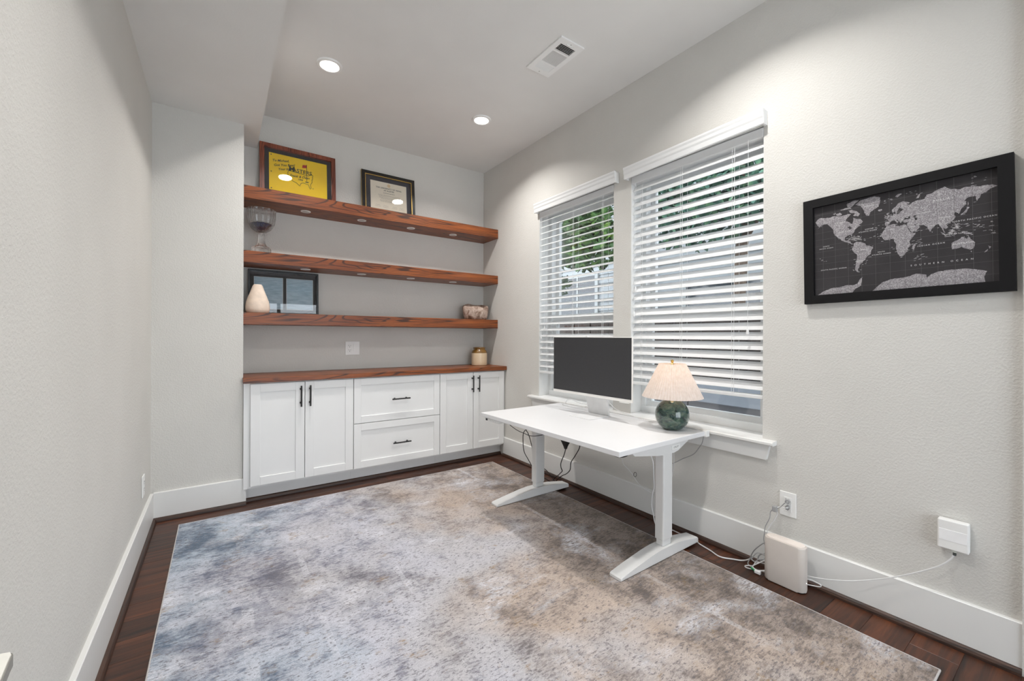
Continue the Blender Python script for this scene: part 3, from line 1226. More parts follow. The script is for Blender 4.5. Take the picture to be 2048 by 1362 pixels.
bm = new()
prof = []
for i in range(25):
    a = R(-62 + i * (62 + 82) / 24)
    prof.append((.0885 * math.cos(a), .079 + .0885 * math.sin(a)))
z0 = prof[0][1]
prof = [(.0001, .0005), (prof[0][0] - .002, .0005)] + prof + [(.0001, prof[-1][1] + .0006)]
lathe(bm, prof, lc, 48)
obj('glass_ball_base', bm, ball_mat(), lamp, True)
bm = new()
lathe(bm, [(.017, .166), (.018, .170), (.012, .175), (.008, .180), (.010, .186), (.008, .192), (.006, .30), (.005, .352), (.0001, .353)], lc, 24)
obj('neck', bm, MBRS, lamp, True)
bm = new()
lathe(bm, [(.003, .349), (.007, .356), (.004, .360), (.0075, .367), (.008, .372), (.005, .377), (.0001, .378)], lc, 20)
obj('finial', bm, MBRS, lamp, True)
bm = new()
for k in range(3):
    a = R(120 * k + 20)
    tube(bm, [(lc[0], lc[1], lc[2] + .352), (lc[0] + .066 * math.cos(a), lc[1] + .066 * math.sin(a), lc[2] + .352)], .0012, 6, curve=False)
obj('shade_spider', bm, MBRS, lamp)


def shade_mat():
    m = bpy.data.materials.new('pleated_paper_shade')
    m.use_nodes = True
    nt = m.node_tree
    nt.nodes.clear()
    o = N(nt, 'ShaderNodeOutputMaterial')
    d = N(nt, 'ShaderNodeBsdfDiffuse')
    t_ = N(nt, 'ShaderNodeBsdfTranslucent')
    f = noise(nt, coords(nt), 60, 2)
    c1 = ramp(nt, f, [(.3, lin((226, 214, 206))), (.7, lin((236, 226, 220)))])
    nt.links.new(c1, d.inputs[0])
    nt.links.new(c1, t_.inputs[0])
    mx = N(nt, 'ShaderNodeMixShader')
    mx.inputs[0].default_value = .38
    nt.links.new(d.outputs[0], mx.inputs[1])
    nt.links.new(t_.outputs[0], mx.inputs[2])
    nt.links.new(mx.outputs[0], o.inputs[0])
    return m


bm = new()
npl = 62
rings = []
for r, z, amp in ((.156, .176, .0022), (.112, .266, .0017), (.069, .356, .0012)):
    ring = []
    for k in range(npl * 2):
        a = math.pi * k / npl
        rr = r + (amp if k % 2 else -amp)
        ring.append(bm.verts.new((lc[0] + rr * math.cos(a), lc[1] + rr * math.sin(a), lc[2] + z)))
    rings.append(ring)
for A, B in zip(rings, rings[1:]):
    for k in range(npl * 2):
        bm.faces.new((A[k], A[(k + 1) % (npl * 2)], B[(k + 1) % (npl * 2)], B[k]))
obj('pleated_shade', bm, shade_mat(), lamp)
bm = new()
lathe(bm, [(.006, .205), (.013, .215), (.020, .240), (.021, .258), (.015, .276), (.0001, .281)], lc, 20)
obj('bulb', bm, emit_mat('warm_bulb', (255, 214, 160), 3.0), lamp, True)
ld = bpy.data.lights.new('lamp_light', 'POINT')
ld.energy = LAMP_W
ld.color = (1.0, .72, .45)
ld.shadow_soft_size = .02
lo = bpy.data.objects.new('lamp_light', ld)
COL.objects.link(lo)
lo.parent = lamp
lo.location = (0.0, 0.0, .300)

# ================================================================== BLINDS
def slat_mesh(L, tilt, wd=.0495):
    bm = new()
    n = 6
    up, dn = [], []
    th = R(tilt)
    for i in range(n + 1):
        u = -wd / 2 + wd * i / n
        cr = .0022 * (1 - (2 * u / wd) ** 2)
        for lst, dz in ((up, .0014), (dn, -.0014)):
            x = u
            z = cr + dz
            # room edge (negative x) swings down
            lst.append((x * math.cos(th) - z * math.sin(th), x * math.sin(th) + z * math.cos(th)))
    prism(bm, up + dn[::-1], 1, -L / 2, L / 2)
    me = bpy.data.meshes.new('slat')
    bm.to_mesh(me)
    bm.free()
    return me


def blind(y0, y1, tilt, n, ztop, pitch, label, vy0, vy1, vtilt, cords, wand_y, tassels, cut):
    xb = XR + .030
    yc = (y0 + y1) / 2
    t = thing('window_blind', label, 'blind', (xb, yc, ztop), 'white slatted blinds')
    L = y1 - y0 - .010
    bm = new()
    box(bm, XR - .002, XR + .055, y0 + .004, y1 - .004, 2.112, 2.158, .003)
    obj('head_rail', bm, MBL, t)
    # valance with moulded profile and returns
    bm = new()
    xv = 2.162
    prof = [(xv, 2.150), (xv - .004, 2.153), (xv - .004, 2.180), (xv - .008, 2.190), (xv - .008, 2.205), (xv - .012, 2.216), (xv - .012, 2.226), (xv + .004, 2.226), (xv + .004, 2.150)]
    prism(bm, prof, 1, vy0, vy1)
    box(bm, xv + .003, XR - .001, vy0, vy0 + .010, 2.152, 2.224, .001)
    box(bm, xv + .003, XR - .001, vy1 - .010, vy1, 2.152, 2.224, .001)
    va = obj('valance', bm, MBL, t)
    va.rotation_euler = (R(-vtilt), 0, 0)
    me = slat_mesh(L, tilt)
    me.materials.append(MBL)
    for i in range(n):
        o = bpy.data.objects.new('slat', me)
        COL.objects.link(o)
        o.parent = t
        o.location = (0, 0, -i * pitch)
    zb = ztop - n * pitch
    bm = new()
    box(bm, xb - .025, xb + .025, yc - L / 2, yc + L / 2, zb - .012, zb + .006, .003)
    obj('bottom_rail', bm, MBL, t)
    for cy in cords:
        bm = new()
        for dx in (-.026, .026):
            tube(bm, [(xb + dx, cy, 2.115), (xb + dx, cy, zb)], .0010, 5, curve=False)
        tube(bm, [(xb - .026, cy + .012, 2.115), (xb - .026, cy + .012, zb)], .0008, 5, curve=False)
        obj('ladder_cord', bm, MBL, t)
    # tilt cords with tassels
    for (ty, tz) in tassels:
        bm = new()
        tube(bm, [(xb - .038, ty, 2.12), (xb - .038, ty, tz + .03)], .0009, 5, curve=False)
        cd = obj('pull_cord', bm, MBL, t)
        bm = new()
        lathe(bm, [(.0015, .034), (.004, .028), (.0075, .006), (.0068, .0), (.0001, -.001)], (xb - .038, ty, tz), 12)
        obj('tassel', bm, MBL, cd, True)
    if wand_y:
        bm = new()
        tube(bm, [(xb - .04, wand_y, 2.118), (xb - .042, wand_y, 1.62)], .0026, 6, curve=False)
        obj('tilt_cord', bm, MBL, t)
    return t


blind(WIN[0][0], WIN[0][1], 27, 25, 2.088, .0505, 'white horizontal blind half open on the window behind the monitor', 1.886, 2.762, 0.0,
      (2.03, 2.33, 2.64), None, [(2.66, 1.17), (2.70, 1.10)], 0)
blind(WIN[1][0], WIN[1][1], 53, 25, 2.085, .0505, 'white horizontal blind mostly closed on the window behind the lamp', .957, 1.812, 1.0,
      (1.12, 1.42, 1.70), None, [(1.045, 1.135), (1.742, 1.41), (1.752, 1.25)], 0)

# ================================================================== WORLD MAP PICTURE (local: x right, z up, front -y)
mp_ = thing('framed_world_map', 'black framed world map on the window wall', 'picture frame')
w, h = .616, .466
bm = new()
ring_frame(bm, -w / 2, w / 2, -h / 2, h / 2, .037, -.024, 0)
obj('frame', bm, mat('black_satin_frame', (12, 11, 13), .6, spec=.25, var=.1, vscale=60), mp_)
mw, mh = w - .074, h - .074
bm = new()
box(bm, -mw / 2 - .002, mw / 2 + .002, -.010, -.002, -mh / 2 - .002, mh / 2 + .002)
board = obj('map_print', bm, mat('charcoal_print', (47, 44, 46), .8, var=.22, vscale=12), mp_)


def mill(lat):
    p = R(lat)
    return 1.25 * math.asinh(math.tan(.8 * p))


LO0, LO1, LA0, LA1 = -172, 190, -82, 84


def geo(lon, lat):
    u = (lon - LO0) / (LO1 - LO0)
    v = (mill(lat) - mill(LA0)) / (mill(LA1) - mill(LA0))
    return (-mw / 2 + u * mw, -mh / 2 + v * mh)


LAND = {
    'north_america': [(-168, 66), (-162, 59), (-158, 57), (-164, 54.5), (-152, 59), (-146, 60.5), (-139, 59.5), (-133, 55), (-127, 50), (-124, 47), (-124, 40), (-121, 35), (-117, 32), (-112, 26), (-110, 23),
                      (-112, 29), (-109, 26), (-105, 20), (-97, 16), (-92, 14), (-86, 11), (-82, 8), (-78, 7.5), (-83, 10.5), (-84, 15), (-88, 16), (-87, 21), (-91, 19), (-95, 18.5), (-97.5, 22), (-97, 27), (-91, 29.5),
                      (-84, 30), (-82, 26), (-80.2, 25.5), (-81, 31), (-76, 35), (-74, 40), (-70, 42), (-66, 44.5), (-61, 46), (-65, 48.5), (-59, 50), (-56, 52.5), (-62, 58), (-69, 58.5), (-77, 62), (-78, 56), (-80, 51.5),
                      (-86, 55.5), (-94, 58.5), (-93, 62), (-87, 65), (-82, 68), (-90, 69), (-97, 68), (-108, 68), (-115, 69), (-125, 70), (-135, 69), (-146, 70), (-156, 71), (-163, 69.5)],
    'greenland': [(-73, 78.5), (-60, 76), (-54, 70), (-53, 66), (-48, 61), (-43, 60), (-40, 65), (-32, 68), (-22, 70.5), (-19, 76), (-18, 80.5), (-30, 83), (-45, 82.5), (-60, 82)],
    'baffin': [(-62, 66), (-66, 62.5), (-72, 64), (-78, 65), (-73, 68), (-84, 70), (-88, 73.5), (-80, 73.5), (-70, 70.5)],
    'ellesmere': [(-64, 82.5), (-75, 79), (-82, 76.5), (-90, 77), (-92, 81), (-78, 83)],
    'victoria': [(-105, 69), (-115, 69.5), (-118, 72), (-108, 73), (-103, 70.5)],
    'banks': [(-121, 71.5), (-125, 73), (-118, 74), (-117, 73)],
    'devon': [(-80, 75), (-92, 75), (-104, 75.5), (-108, 76), (-96, 77), (-84, 76.3)],
    'south_america': [(-78, 8), (-72, 12), (-62, 10.5), (-52, 5), (-50, 0), (-44, -2.5), (-35, -6), (-35, -9), (-39, -14), (-40, -21), (-48, -26), (-52, -33), (-57, -35), (-58, -38.5), (-62, -39), (-65, -43),
                      (-66, -47), (-69, -51), (-66, -55), (-71, -54), (-75, -50), (-74, -44), (-73, -37), (-71, -30), (-70, -19), (-76, -14), (-81, -6), (-80, -1), (-77, 4)],
    'africa': [(-17, 15), (-16, 21), (-10, 29), (-6, 35.5), (3, 37), (11, 37), (11, 34), (20, 31), (25, 32), (32, 31), (34, 28), (37, 21), (43, 12), (51, 11.5), (46, 4), (40, -3), (39, -9), (41, -15), (35, -20), (35, -24), (32, -28),
               (27, -34), (19, -34.5), (15, -27), (12, -17), (13, -8), (9, -1), (9, 4), (4, 6), (-4, 5), (-9, 5), (-13, 8.5)],
    'madagascar': [(49, -12), (50, -16), (47, -25), (44, -24), (44, -17)],
    'eurasia': [(-9, 43), (-9, 37), (-5, 36), (0, 39), (4, 43.3), (9, 44), (13, 41), (16, 38), (18, 40), (13, 45), (19, 42), (22, 37), (24, 40), (27, 41), (30, 46), (34, 45), (40, 47), (41, 42), (34, 42), (27, 40.5), (28, 36.5), (36, 36.5), (34, 30),
                (39, 21), (43, 13), (52, 16), (59, 22), (56, 26), (50, 26), (48, 30), (55, 26.5), (66, 25), (72, 20), (77, 8), (80, 14), (87, 21), (92, 22), (95, 16), (98, 12), (101, 3), (104, 1.5), (101, 8), (100, 13), (105, 9), (109, 12), (106, 19), (110, 21),
                (117, 24), (122, 31), (119, 36), (122, 39.5), (126, 37), (127, 35), (129, 37), (131, 43), (140, 49), (140, 54), (136, 54.5), (143, 59), (155, 59), (157, 51.2), (162, 56), (164, 60), (172, 61), (178, 64.5), (190, 66.5), (180, 69), (170, 70), (160, 70), (140, 72.5), (130, 71),
                (113, 74), (104, 77.5), (90, 75.5), (80, 73), (72, 73), (68, 68.5), (55, 68.5), (44, 66.5), (40, 64.8), (34, 66.5), (41, 67), (28, 71), (18, 69.5), (13, 66), (5, 62), (6, 58), (11, 59), (13, 55.5), (16, 57), (18, 61), (23, 66), (21, 62.5), (28, 60), (22, 57), (20, 54.5), (11, 54), (8, 57),
                (8, 54), (2, 51), (-4, 48.5), (-1, 44)],
    'britain': [(-5, 50), (1, 51), (0, 53), (-2, 56), (-3, 58.5), (-6, 57), (-3, 54)],
    'ireland': [(-10, 52), (-6, 52), (-6, 55), (-9, 54.5)],
    'iceland': [(-24, 65.5), (-19, 63.4), (-14, 65), (-16, 66.4), (-22, 66.3)],
    'novaya_zemlya': [(52, 71), (57, 71), (60, 75), (68, 76.7), (62, 76.3), (55, 74)],
    'svalbard': [(12, 78), (17, 76.7), (26, 79.5), (18, 80)],
    'japan': [(130, 31.5), (134, 34), (140, 35.5), (142, 40), (145, 43.5), (141, 45), (140, 41), (136, 37), (131, 34)],
    'sakhalin': [(142, 46), (144, 50), (143, 54), (142, 50)],
    'sumatra': [(95, 5.5), (104, -2), (105.5, -6), (101, -2)],
    'java': [(105.5, -6.3), (114, -7.5), (114, -8.6), (107, -7.7)],
    'borneo': [(109, 1), (113, 3.5), (117, 7), (118.5, 4), (116, -3.8), (110.5, -2.8)],
    'sulawesi': [(119.5, 0), (124, 1.2), (121, -1), (123, -4), (120, -5)],
    'new_guinea': [(131, -1), (138, -2), (147, -6.5), (150, -10.5), (143, -8.5), (138, -8), (133, -4)],
    'philippines': [(120.5, 18), (122, 17), (124, 12), (126.5, 8), (122, 7.5), (121, 14)],
    'australia': [(114, -22), (122, -18), (129, -15), (131, -12), (136.5, -12), (135.5, -15), (140, -17.5), (142.5, -11), (146, -19), (153, -26), (152, -33), (150, -37.5), (144, -38.5), (138, -35.5), (135, -34.7), (131, -31.5), (124, -33.5), (115, -34), (114, -28)],
    'tasmania': [(145, -41), (148, -41), (147, -43.5)],
    'new_zealand_a': [(173, -35), (178, -38), (175, -41.3)],
    'new_zealand_b': [(173, -41), (171, -45), (167, -46.3), (170, -43)],
    'cuba': [(-84, 22), (-78, 22), (-74, 20), (-80, 22.8)],
    'hispaniola': [(-74, 18.5), (-69, 18.3), (-70, 19.8), (-73, 19.8)],
    'ceylon': [(80, 9.5), (82, 7), (80.5, 6)],
    'antarctica_a': [(-165, -81.9), (-150, -78), (-130, -75), (-110, -74.5), (-95, -73), (-78, -73.5), (-70, -72), (-66, -67.5), (-58, -63.3), (-60, -66.5), (-61, -71), (-62, -75), (-75, -78), (-82, -81.9)],
    'antarctica_b': [(-38, -81.9), (-28, -78), (-15, -73), (0, -70.5), (20, -70), (38, -69), (50, -66.5), (57, -67), (69, -69), (70, -72.5), (78, -69), (90, -66.5), (110, -66), (130, -66), (145, -67), (160, -69.5), (171, -71.5), (166, -77), (168, -81.9)],
}


def land_mat():
    m, nt, b = nodes_of('land_print')
    v = coords(nt)
    f = noise(nt, v, 55, 4, .6, .5)
    ml = N(nt, 'ShaderNodeMath', operation='MULTIPLY')
    nt.links.new(f, ml.inputs[0])
    ml.inputs[1].default_value = 42
    sn = N(nt, 'ShaderNodeMath', operation='SINE')
    nt.links.new(ml.outputs[0], sn.inputs[0])
    c1 = ramp(nt, sn.outputs[0], [(0, lin((120, 115, 119))), (.6, lin((152, 147, 150))), (1, lin((182, 178, 180)))])
    f2 = noise(nt, coords(nt, (260, 1, 520)), 1, 2, .6)
    c = mix(nt, .35, c1, ramp(nt, f2, [(.45, lin((118, 112, 116))), (.65, lin((220, 218, 218)))]))
    nt.links.new(c, b.inputs['Base Color'])
    b.inputs['Roughness'].default_value = .8
    return m


def roughen(pts, rnd):
    out = []
    n = len(pts)
    for i in range(n):
        a, b = pts[i], pts[(i + 1) % n]
        out.append(a)
        d = math.hypot(b[0] - a[0], b[1] - a[1])
        k = int(d / .007)
        for j in range(1, k + 1):
            t_ = j / (k + 1)
            s_ = rnd.uniform(-.0011, .0011)
            out.append((a[0] + (b[0] - a[0]) * t_ - (b[1] - a[1]) / d * s_, a[1] + (b[1] - a[1]) * t_ + (b[0] - a[0]) / d * s_))
    return out


bm = new()
rnd = random.Random(3)
yl = -.0103
for nm, pts in LAND.items():
    g2 = [geo(*p) for p in pts]
    g2 = roughen(g2, rnd)
    vs = [bm.verts.new((x, yl, z)) for x, z in g2]
    f = bm.faces.new(vs)
    f.normal_update()
    if f.normal.y > 0:
        f.normal_flip()
obj('land_areas', bm, land_mat(), board)
# inland seas, printed dark again
bm = new()
for pts in ([(47, 46.5), (53, 46), (51, 43), (54, 40), (53, 37), (50, 37.5), (49, 41), (47, 44)], [(-92, 46.7), (-85, 48.3), (-84, 46.5), (-80, 44), (-83, 43), (-87, 42), (-87, 45)], [(33, 43), (37, 45), (41, 42), (35, 42), (29, 41.5), (29, 45)]):
    vs = [bm.verts.new((x, yl - .0002, z)) for x, z in (geo(*p) for p in pts)]
    f = bm.faces.new(vs)
    f.normal_update()
    if f.normal.y > 0:
        f.normal_flip()
obj('inland_seas', bm, mat('charcoal_sea', (50, 47, 49), .8), board)
bm = new()
for lon in range(-150, 190, 30):
    x, _ = geo(lon, 0)
    box(bm, x - .00028, x + .00028, yl - .0003, yl - .0002, -mh / 2, mh / 2)
for lat in (-75, -60, -45, -30, -15, 0, 15, 30, 45, 60, 75):
    _, z = geo(0, lat)
    box(bm, -mw / 2, mw / 2, yl - .0003, yl - .0002, z - .00022, z + .00022)
obj('graticule', bm, mat('grid_grey', (104, 100, 102), .8), board)
bm = new()
for s_, lon, lat, sz, sp in (('NORTH PACIFIC OCEAN', 152, 21, .0075, 1.35), ('NORTH', -44, 36, .006, 1.2), ('ATLANTIC OCEAN', -46, 32, .006, 1.2), ('SOUTH', -18, -20, .006, 1.2), ('ATLANTIC OCEAN', -18, -25, .006, 1.2),
                             ('NORTH', -142, 12, .006, 1.2), ('PACIFIC OCEAN', -142, 7, .006, 1.2), ('SOUTH PACIFIC OCEAN', -125, -44, .0068, 1.3), ('INDIAN OCEAN', 78, -19, .0075, 1.5), ('SOUTHERN OCEAN', 95, -54, .0085, 2.6),
                             ('RUSSIA', 98, 63, .0095, 1.6), ('CHINA', 103, 33, .0075, 1.5), ('AUSTRALIA', 134, -25, .0085, 1.3), ('CANADA', -108, 58, .007, 1.4), ('UNITED STATES', -98, 39, .006, 1.0), ('GREENLAND', -42, 74, .006, 1.0),
                             ('BRAZIL', -52, -9, .007, 1.3), ('INDIA', 79, 21, .006, 1.1), ('KAZAKHSTAN', 67, 48, .0055, 1.0), ('INDONESIA', 118, -3.5, .006, 1.6), ('ALGERIA', 3, 27, .005, 1.0), ('ARGENTINA', -65, -34, .0048, 1.0)):
    x, z = geo(lon, lat)
    put_text(bm, s_, sz, Matrix.Translation((x, yl - .0005, z)) @ Matrix.Rotation(R(90), 4, 'X'), spacing=sp)
obj('ocean_lettering', bm, mat('map_white_ink', (222, 220, 220), .7), board)
bm = new()
for k in range(420):        # unreadably small place names printed along coasts and islands
    if rnd.random() < .72:
        pts = LAND[rnd.choice(['north_america', 'south_america', 'africa', 'eurasia', 'eurasia', 'africa', 'borneo', 'philippines', 'britain', 'cuba', 'hispaniola', 'new_guinea'])]
        lo_, la_ = rnd.choice(pts)
        if la_ > 66:
            continue
        lo_ += rnd.uniform(-9, 9)
        la_ += rnd.uniform(-5, 5)
    else:
        lo_, la_ = rnd.choice([(165, 5), (175, -12), (-60, 16), (-30, 16), (150, 10), (160, 76), (45, 80), (-10, 75), (60, -42), (-150, -20), (-25, 38), (55, -10)])
        lo_ += rnd.uniform(-14, 14)
        la_ += rnd.uniform(-6, 6)
    x, z = geo(lo_, la_)
    if abs(x) > mw / 2 - .01 or abs(z) > mh / 2 - .01:
        continue
    l = rnd.uniform(.003, .008)
    box(bm, x, x + l, yl - .0005, yl - .0004, z, z + rnd.choice([.0007, .0010]))
o = obj('place_names', bm, mat('map_grey_ink', (196, 193, 194), .7), board)
o['kind'] = 'stuff'
mp_.rotation_mode = 'XYZ'
mp_.matrix_world = Matrix.Translation((XR - .0005, .484, 1.507)) @ Matrix.Rotation(R(-90), 4, 'Z') @ Matrix.Rotation(R(-.85), 4, 'Y')

# ================================================================== OUTLETS
MGREY = mat('slot_dark', (70, 70, 70), .6)


def outlet(loc, rotz, label, gangs, name='wall_outlet', plate=True):
    """local: plate in xz, front -y, origin plate centre back"""
    t = thing(name, label, 'outlet')
    w = .0705 if gangs == 1 else .116
    h = .1145
    bm = new()
    box(bm, -w / 2, w / 2, -.006, 0, -h / 2, h / 2, .003)
    obj('cover_plate', bm, MPL, t)
    xs = [0] if gangs == 1 else [-.023]
    for x in xs:
        bm = new()
        box(bm, x - .0165, x + .0165, -.0075, -.0055, -.034, .034, .001, 1)
        rc = obj('receptacle', bm, MPL, t)
        bm = new()
        for zz in (.018, -.018):
            box(bm, x - .008, x - .006, -.0079, -.0074, zz, zz + .009)
            box(bm, x + .006, x + .008, -.0079, -.0074, zz, zz + .008)
            tube(bm, [(x, -.0079, zz - .007), (x, -.0074, zz - .007)], .0028, 10, curve=False)
        obj('slots', bm, MGREY, rc)
    if gangs == 2:
        bm = new()
        prism(bm, [(-.0055, -.034), (-.0072, -.034), (-.0105, .034), (-.0055, .034)], 0, .0065, .0395)
        obj('rocker_switch', bm, MPL, t)
    t.location = loc
    t.rotation_euler = (0, 0, R(rotz))
    return t


outlet((.917, YB - .0005, 1.0135), 0, 'white double plate with outlet and rocker under the lowest shelf', 2)
outlet((XR - .0005, .8605, .3325), -90, 'white wall outlet above the router with cords plugged in', 1)
outlet((XL + .0005, 2.955, .312), 90, 'white outlet plate low on the left wall near the pillar', 1)

# ================================================================== WALL EXTENDER, ROUTER
t = thing('wifi_extender', 'white square wireless panel mounted on the wall', 'wireless panel', (XR, .3165, .353))
bm = new()
box(bm, 2.166, XR - .004, .277, .356, .352, .458, .004)
ex = obj('body', bm, MPL, t)
bm = new()
box(bm, 2.1652, 2.1665, .281, .352, .384, .424, .0005, 1)
obj('face_band', bm, mat('gloss_white', (244, 244, 244), .15), t)
bm = new()
box(bm, XR - .005, XR - .0005, .290, .343, .366, .446)
obj('wall_mount', bm, MPL, t)
t = thing('router', 'beige upright router standing on the floor beside the wall', 'router', (2.108, .8315, 0))


def stadium(x0, x1, y0, y1, r, n=8):
    pts = []
    for cx_, cy_, a0 in ((x1 - r, y1 - r, 0), (x0 + r, y1 - r, 90), (x0 + r, y0 + r, 180), (x1 - r, y0 + r, 270)):
        for i in range(n + 1):
            a = R(a0 + 90 * i / n)
            pts.append((cx_ + r * math.cos(a), cy_ + r * math.sin(a)))
    return pts


MROU = mat('router_beige', (206, 198, 191), .5, var=.015)
bm = new()
prism(bm, stadium(2.070, 2.132, .750, .915, .024), 2, .004, .198, .006)
obj('body', bm, MROU, t, True)
bm = new()
prism(bm, stadium(2.076, 2.126, .757, .908, .022), 2, .196, .2025, .002)
obj('top_cap', bm, mat('router_cream', (236, 226, 218), .5), t, True)
bm = new()
prism(bm, stadium(2.074, 2.128, .754, .911, .022), 2, .0, .005)
obj('rubber_base', bm, MBLKP, t)
bm = new()
tube(bm, [(2.1005, .7492, .045), (2.1005, .7510, .045)], .0022, 10, curve=False)
obj('indicator', bm, emit_mat('white_led', (255, 255, 255), 1.5), t)

# ================================================================== CABLES
MWC = mat('white_cable', (222, 222, 222), .45)
MGC = mat('grey_cable', (158, 158, 158), .45)
MBC = mat('black_cable', (14, 14, 15), .45)


def cable(name, pts, r, m, label, cat='cable', sub=6, n=8):
    bm = new()
    tube(bm, pts, r, n, sub)
    return tag(obj(name, bm, m, None, True), label, cat)


cable('control_cable', [(1.600, 2.330, .585), (1.600, 2.314, .532), (1.600, 2.250, .510), (1.600, 2.192, .500), (1.600, 2.143, .498), (1.600, 2.086, .494), (1.600, 2.015, .506), (1.600, 1.932, .534), (1.640, 1.904, .560), (1.79, 1.93, .565)],
      .0021, MBC, 'thin black cable sagging below the desk front near the keypad')


def rescale(pts, xs):
    out = []
    for p, x in zip(pts, xs):
        k = x / p[0]
        out.append((x, p[1] * k, 1.12 + (p[2] - 1.12) * k))
    return out


LA = [(1.950, 2.560, .416), (1.950, 2.586, .396), (1.950, 2.618, .362), (1.950, 2.624, .306), (1.950, 2.611, .223), (1.950, 2.559, .173), (1.950, 2.527, .147), (1.950, 2.496, .121)]
cable('leg_cable', [(1.76, 2.24, .585)] + rescale(LA, [1.72, 1.73, 1.75, 1.78, 1.83, 1.88, 1.92, 1.95]) + [(2.02, 2.48, .05), (2.08, 2.44, .006)], .003, MBC,
      'black power cable looping to the floor left of the far desk leg')
LB = [(1.930, 2.546, .413), (1.930, 2.534, .381), (1.930, 2.508, .341), (1.930, 2.483, .282), (1.930, 2.477, .242), (1.930, 2.458, .175)]
cable('leg_cable', [(1.78, 2.23, .585)] + rescale(LB, [1.73, 1.76, 1.80, 1.86, 1.91, 1.93]) + [(2.0, 2.40, .12), (2.06, 2.36, .03), (2.10, 2.30, .006)], .003, MBC,
      'black power cable running down behind the far desk leg')
t = thing('power_adapter', 'black wedge power plug hanging under the desk middle', 'power plug', (2.0, 2.19, .33))
bm = new()
vs = []
for z, wy, wx in ((.588, .034, .02), (.45, .034, .02), (.385, .030, .02), (.345, .012, .010), (.326, .007, .006)):
    vs.append([bm.verts.new(p) for p in ((2.0 - wx, 2.188 - wy, z), (2.0 + wx, 2.188 - wy, z), (2.0 + wx, 2.188 + wy, z), (2.0 - wx, 2.188 + wy, z))])
for A, B in zip(vs, vs[1:]):
    for k in range(4):
        bm.faces.new((A[k], A[(k + 1) % 4], B[(k + 1) % 4], B[k]))
bm.faces.new(vs[0])
bm.faces.new(vs[-1][::-1])
bmesh.ops.recalc_face_normals(bm, faces=bm.faces)
obj('body', bm, MBLKP, t)
bm = new()
tube(bm, [(2.0, 2.189, .336), (2.0, 2.189, .322), (2.0, 2.204, .280), (2.0, 2.235, .219), (2.0, 2.235, .183), (2.0, 2.222, .162), (2.05, 2.30, .115), (2.10, 2.375, .072), (2.10, 2.415, .042), (2.11, 2.45, .006)], .0032)
obj('cord', bm, MBC, t, True)
cable('black_cable', [(1.995, 2.042, .56), (2.000, 2.040, .413), (2.000, 2.045, .388), (2.000, 2.054, .356), (2.000, 2.093, .299), (2.000, 2.132, .245), (2.000, 2.139, .198), (2.000, 2.157, .172), (2.05, 2.24, .125), (2.100, 2.330, .081), (2.100, 2.375, .046), (2.11, 2.42, .006)],
      .0032, MBC, 'black power cord curving to the floor right of the hanging plug')
cable('charging_cable', [(2.06, 1.86, .585), (2.09, 1.82, .42), (2.100, 1.773, .349), (2.100, 1.757, .312), (2.100, 1.713, .285), (2.100, 1.683, .263), (2.100, 1.656, .233), (2.100, 1.611, .207), (2.100, 1.572, .197), (2.100, 1.523, .195), (2.11, 1.45, .23), (2.10, 1.40, .40), (2.05, 1.38, .585)],
      .0022, MWC, 'thin white cable slung below the desk with a black tie')
bm = new()
tube(bm, [(2.100, 1.679, .262), (2.100, 1.672, .281), (2.100, 1.660, .283), (2.100, 1.656, .269), (2.100, 1.666, .256), (2.100, 1.679, .261)], .0014, 6)
tag(obj('cable_tie', bm, MBC, None, True), 'tiny black loop tie on the slung white cable', 'cable tie')
cable('desk_power_cable', [(2.07, 1.55, .585), (2.080, 1.544, .437), (2.080, 1.537, .418), (2.080, 1.523, .384), (2.080, 1.519, .326), (2.080, 1.515, .239), (2.080, 1.525, .207), (2.080, 1.532, .132), (2.080, 1.518, .078), (2.080, 1.508, .038), (2.09, 1.491, .012), (2.13, 1.45, .0045),
                           (2.142, 1.434, .0045), (2.139, 1.384, .0045), (2.130, 1.330, .0045), (2.133, 1.285, .0045), (2.119, 1.253, .0045), (2.103, 1.188, .0045), (2.083, 1.124, .0045), (2.115, 1.073, .0045), (2.135, 1.042, .006), (2.140, 1.015, .02), (2.135, .99, .045)],
      .0032, MWC, 'white cable dropping behind the near desk leg and along the floor')
cable('lamp_cord', [(2.06, 1.36, .6215), (2.10, 1.31, .6215), (2.128, 1.262, .612), (2.140, 1.248, .596), (2.143, 1.250, .576), (2.150, 1.262, .541), (2.155, 1.283, .510), (2.160, 1.308, .477), (2.165, 1.335, .455), (2.165, 1.384, .426), (2.165, 1.435, .391), (2.165, 1.485, .364), (2.165, 1.52, .32), (2.165, 1.54, .21)],
      .0022, MGC, 'grey lamp cord dangling off the desk back corner')
cable('monitor_cable', [(2.040, 1.962, .700), (2.040, 2.006, .654), (2.040, 2.083, .630), (2.040, 2.164, .6225), (2.045, 2.231, .6225), (2.045, 2.274, .624), (2.042, 2.240, .640), (2.040, 2.214, .665), (2.040, 2.164, .671), (2.040, 2.083, .659), (2.040, 1.999, .665), (2.030, 1.947, .679)],
      .0022, MWC, 'white cable looped on the desk left of the monitor stand')
cable('monitor_cable', [(2.05, 1.90, .73), (2.065, 1.870, .707), (2.070, 1.840, .684), (2.070, 1.808, .663), (2.070, 1.769, .650), (2.070, 1.702, .640), (2.075, 1.627, .628), (2.08, 1.555, .621), (2.085, 1.496, .6205), (2.075, 1.455, .6205)],
      .0022, MWC, 'white cable along the desk back between monitor stand and lamp')
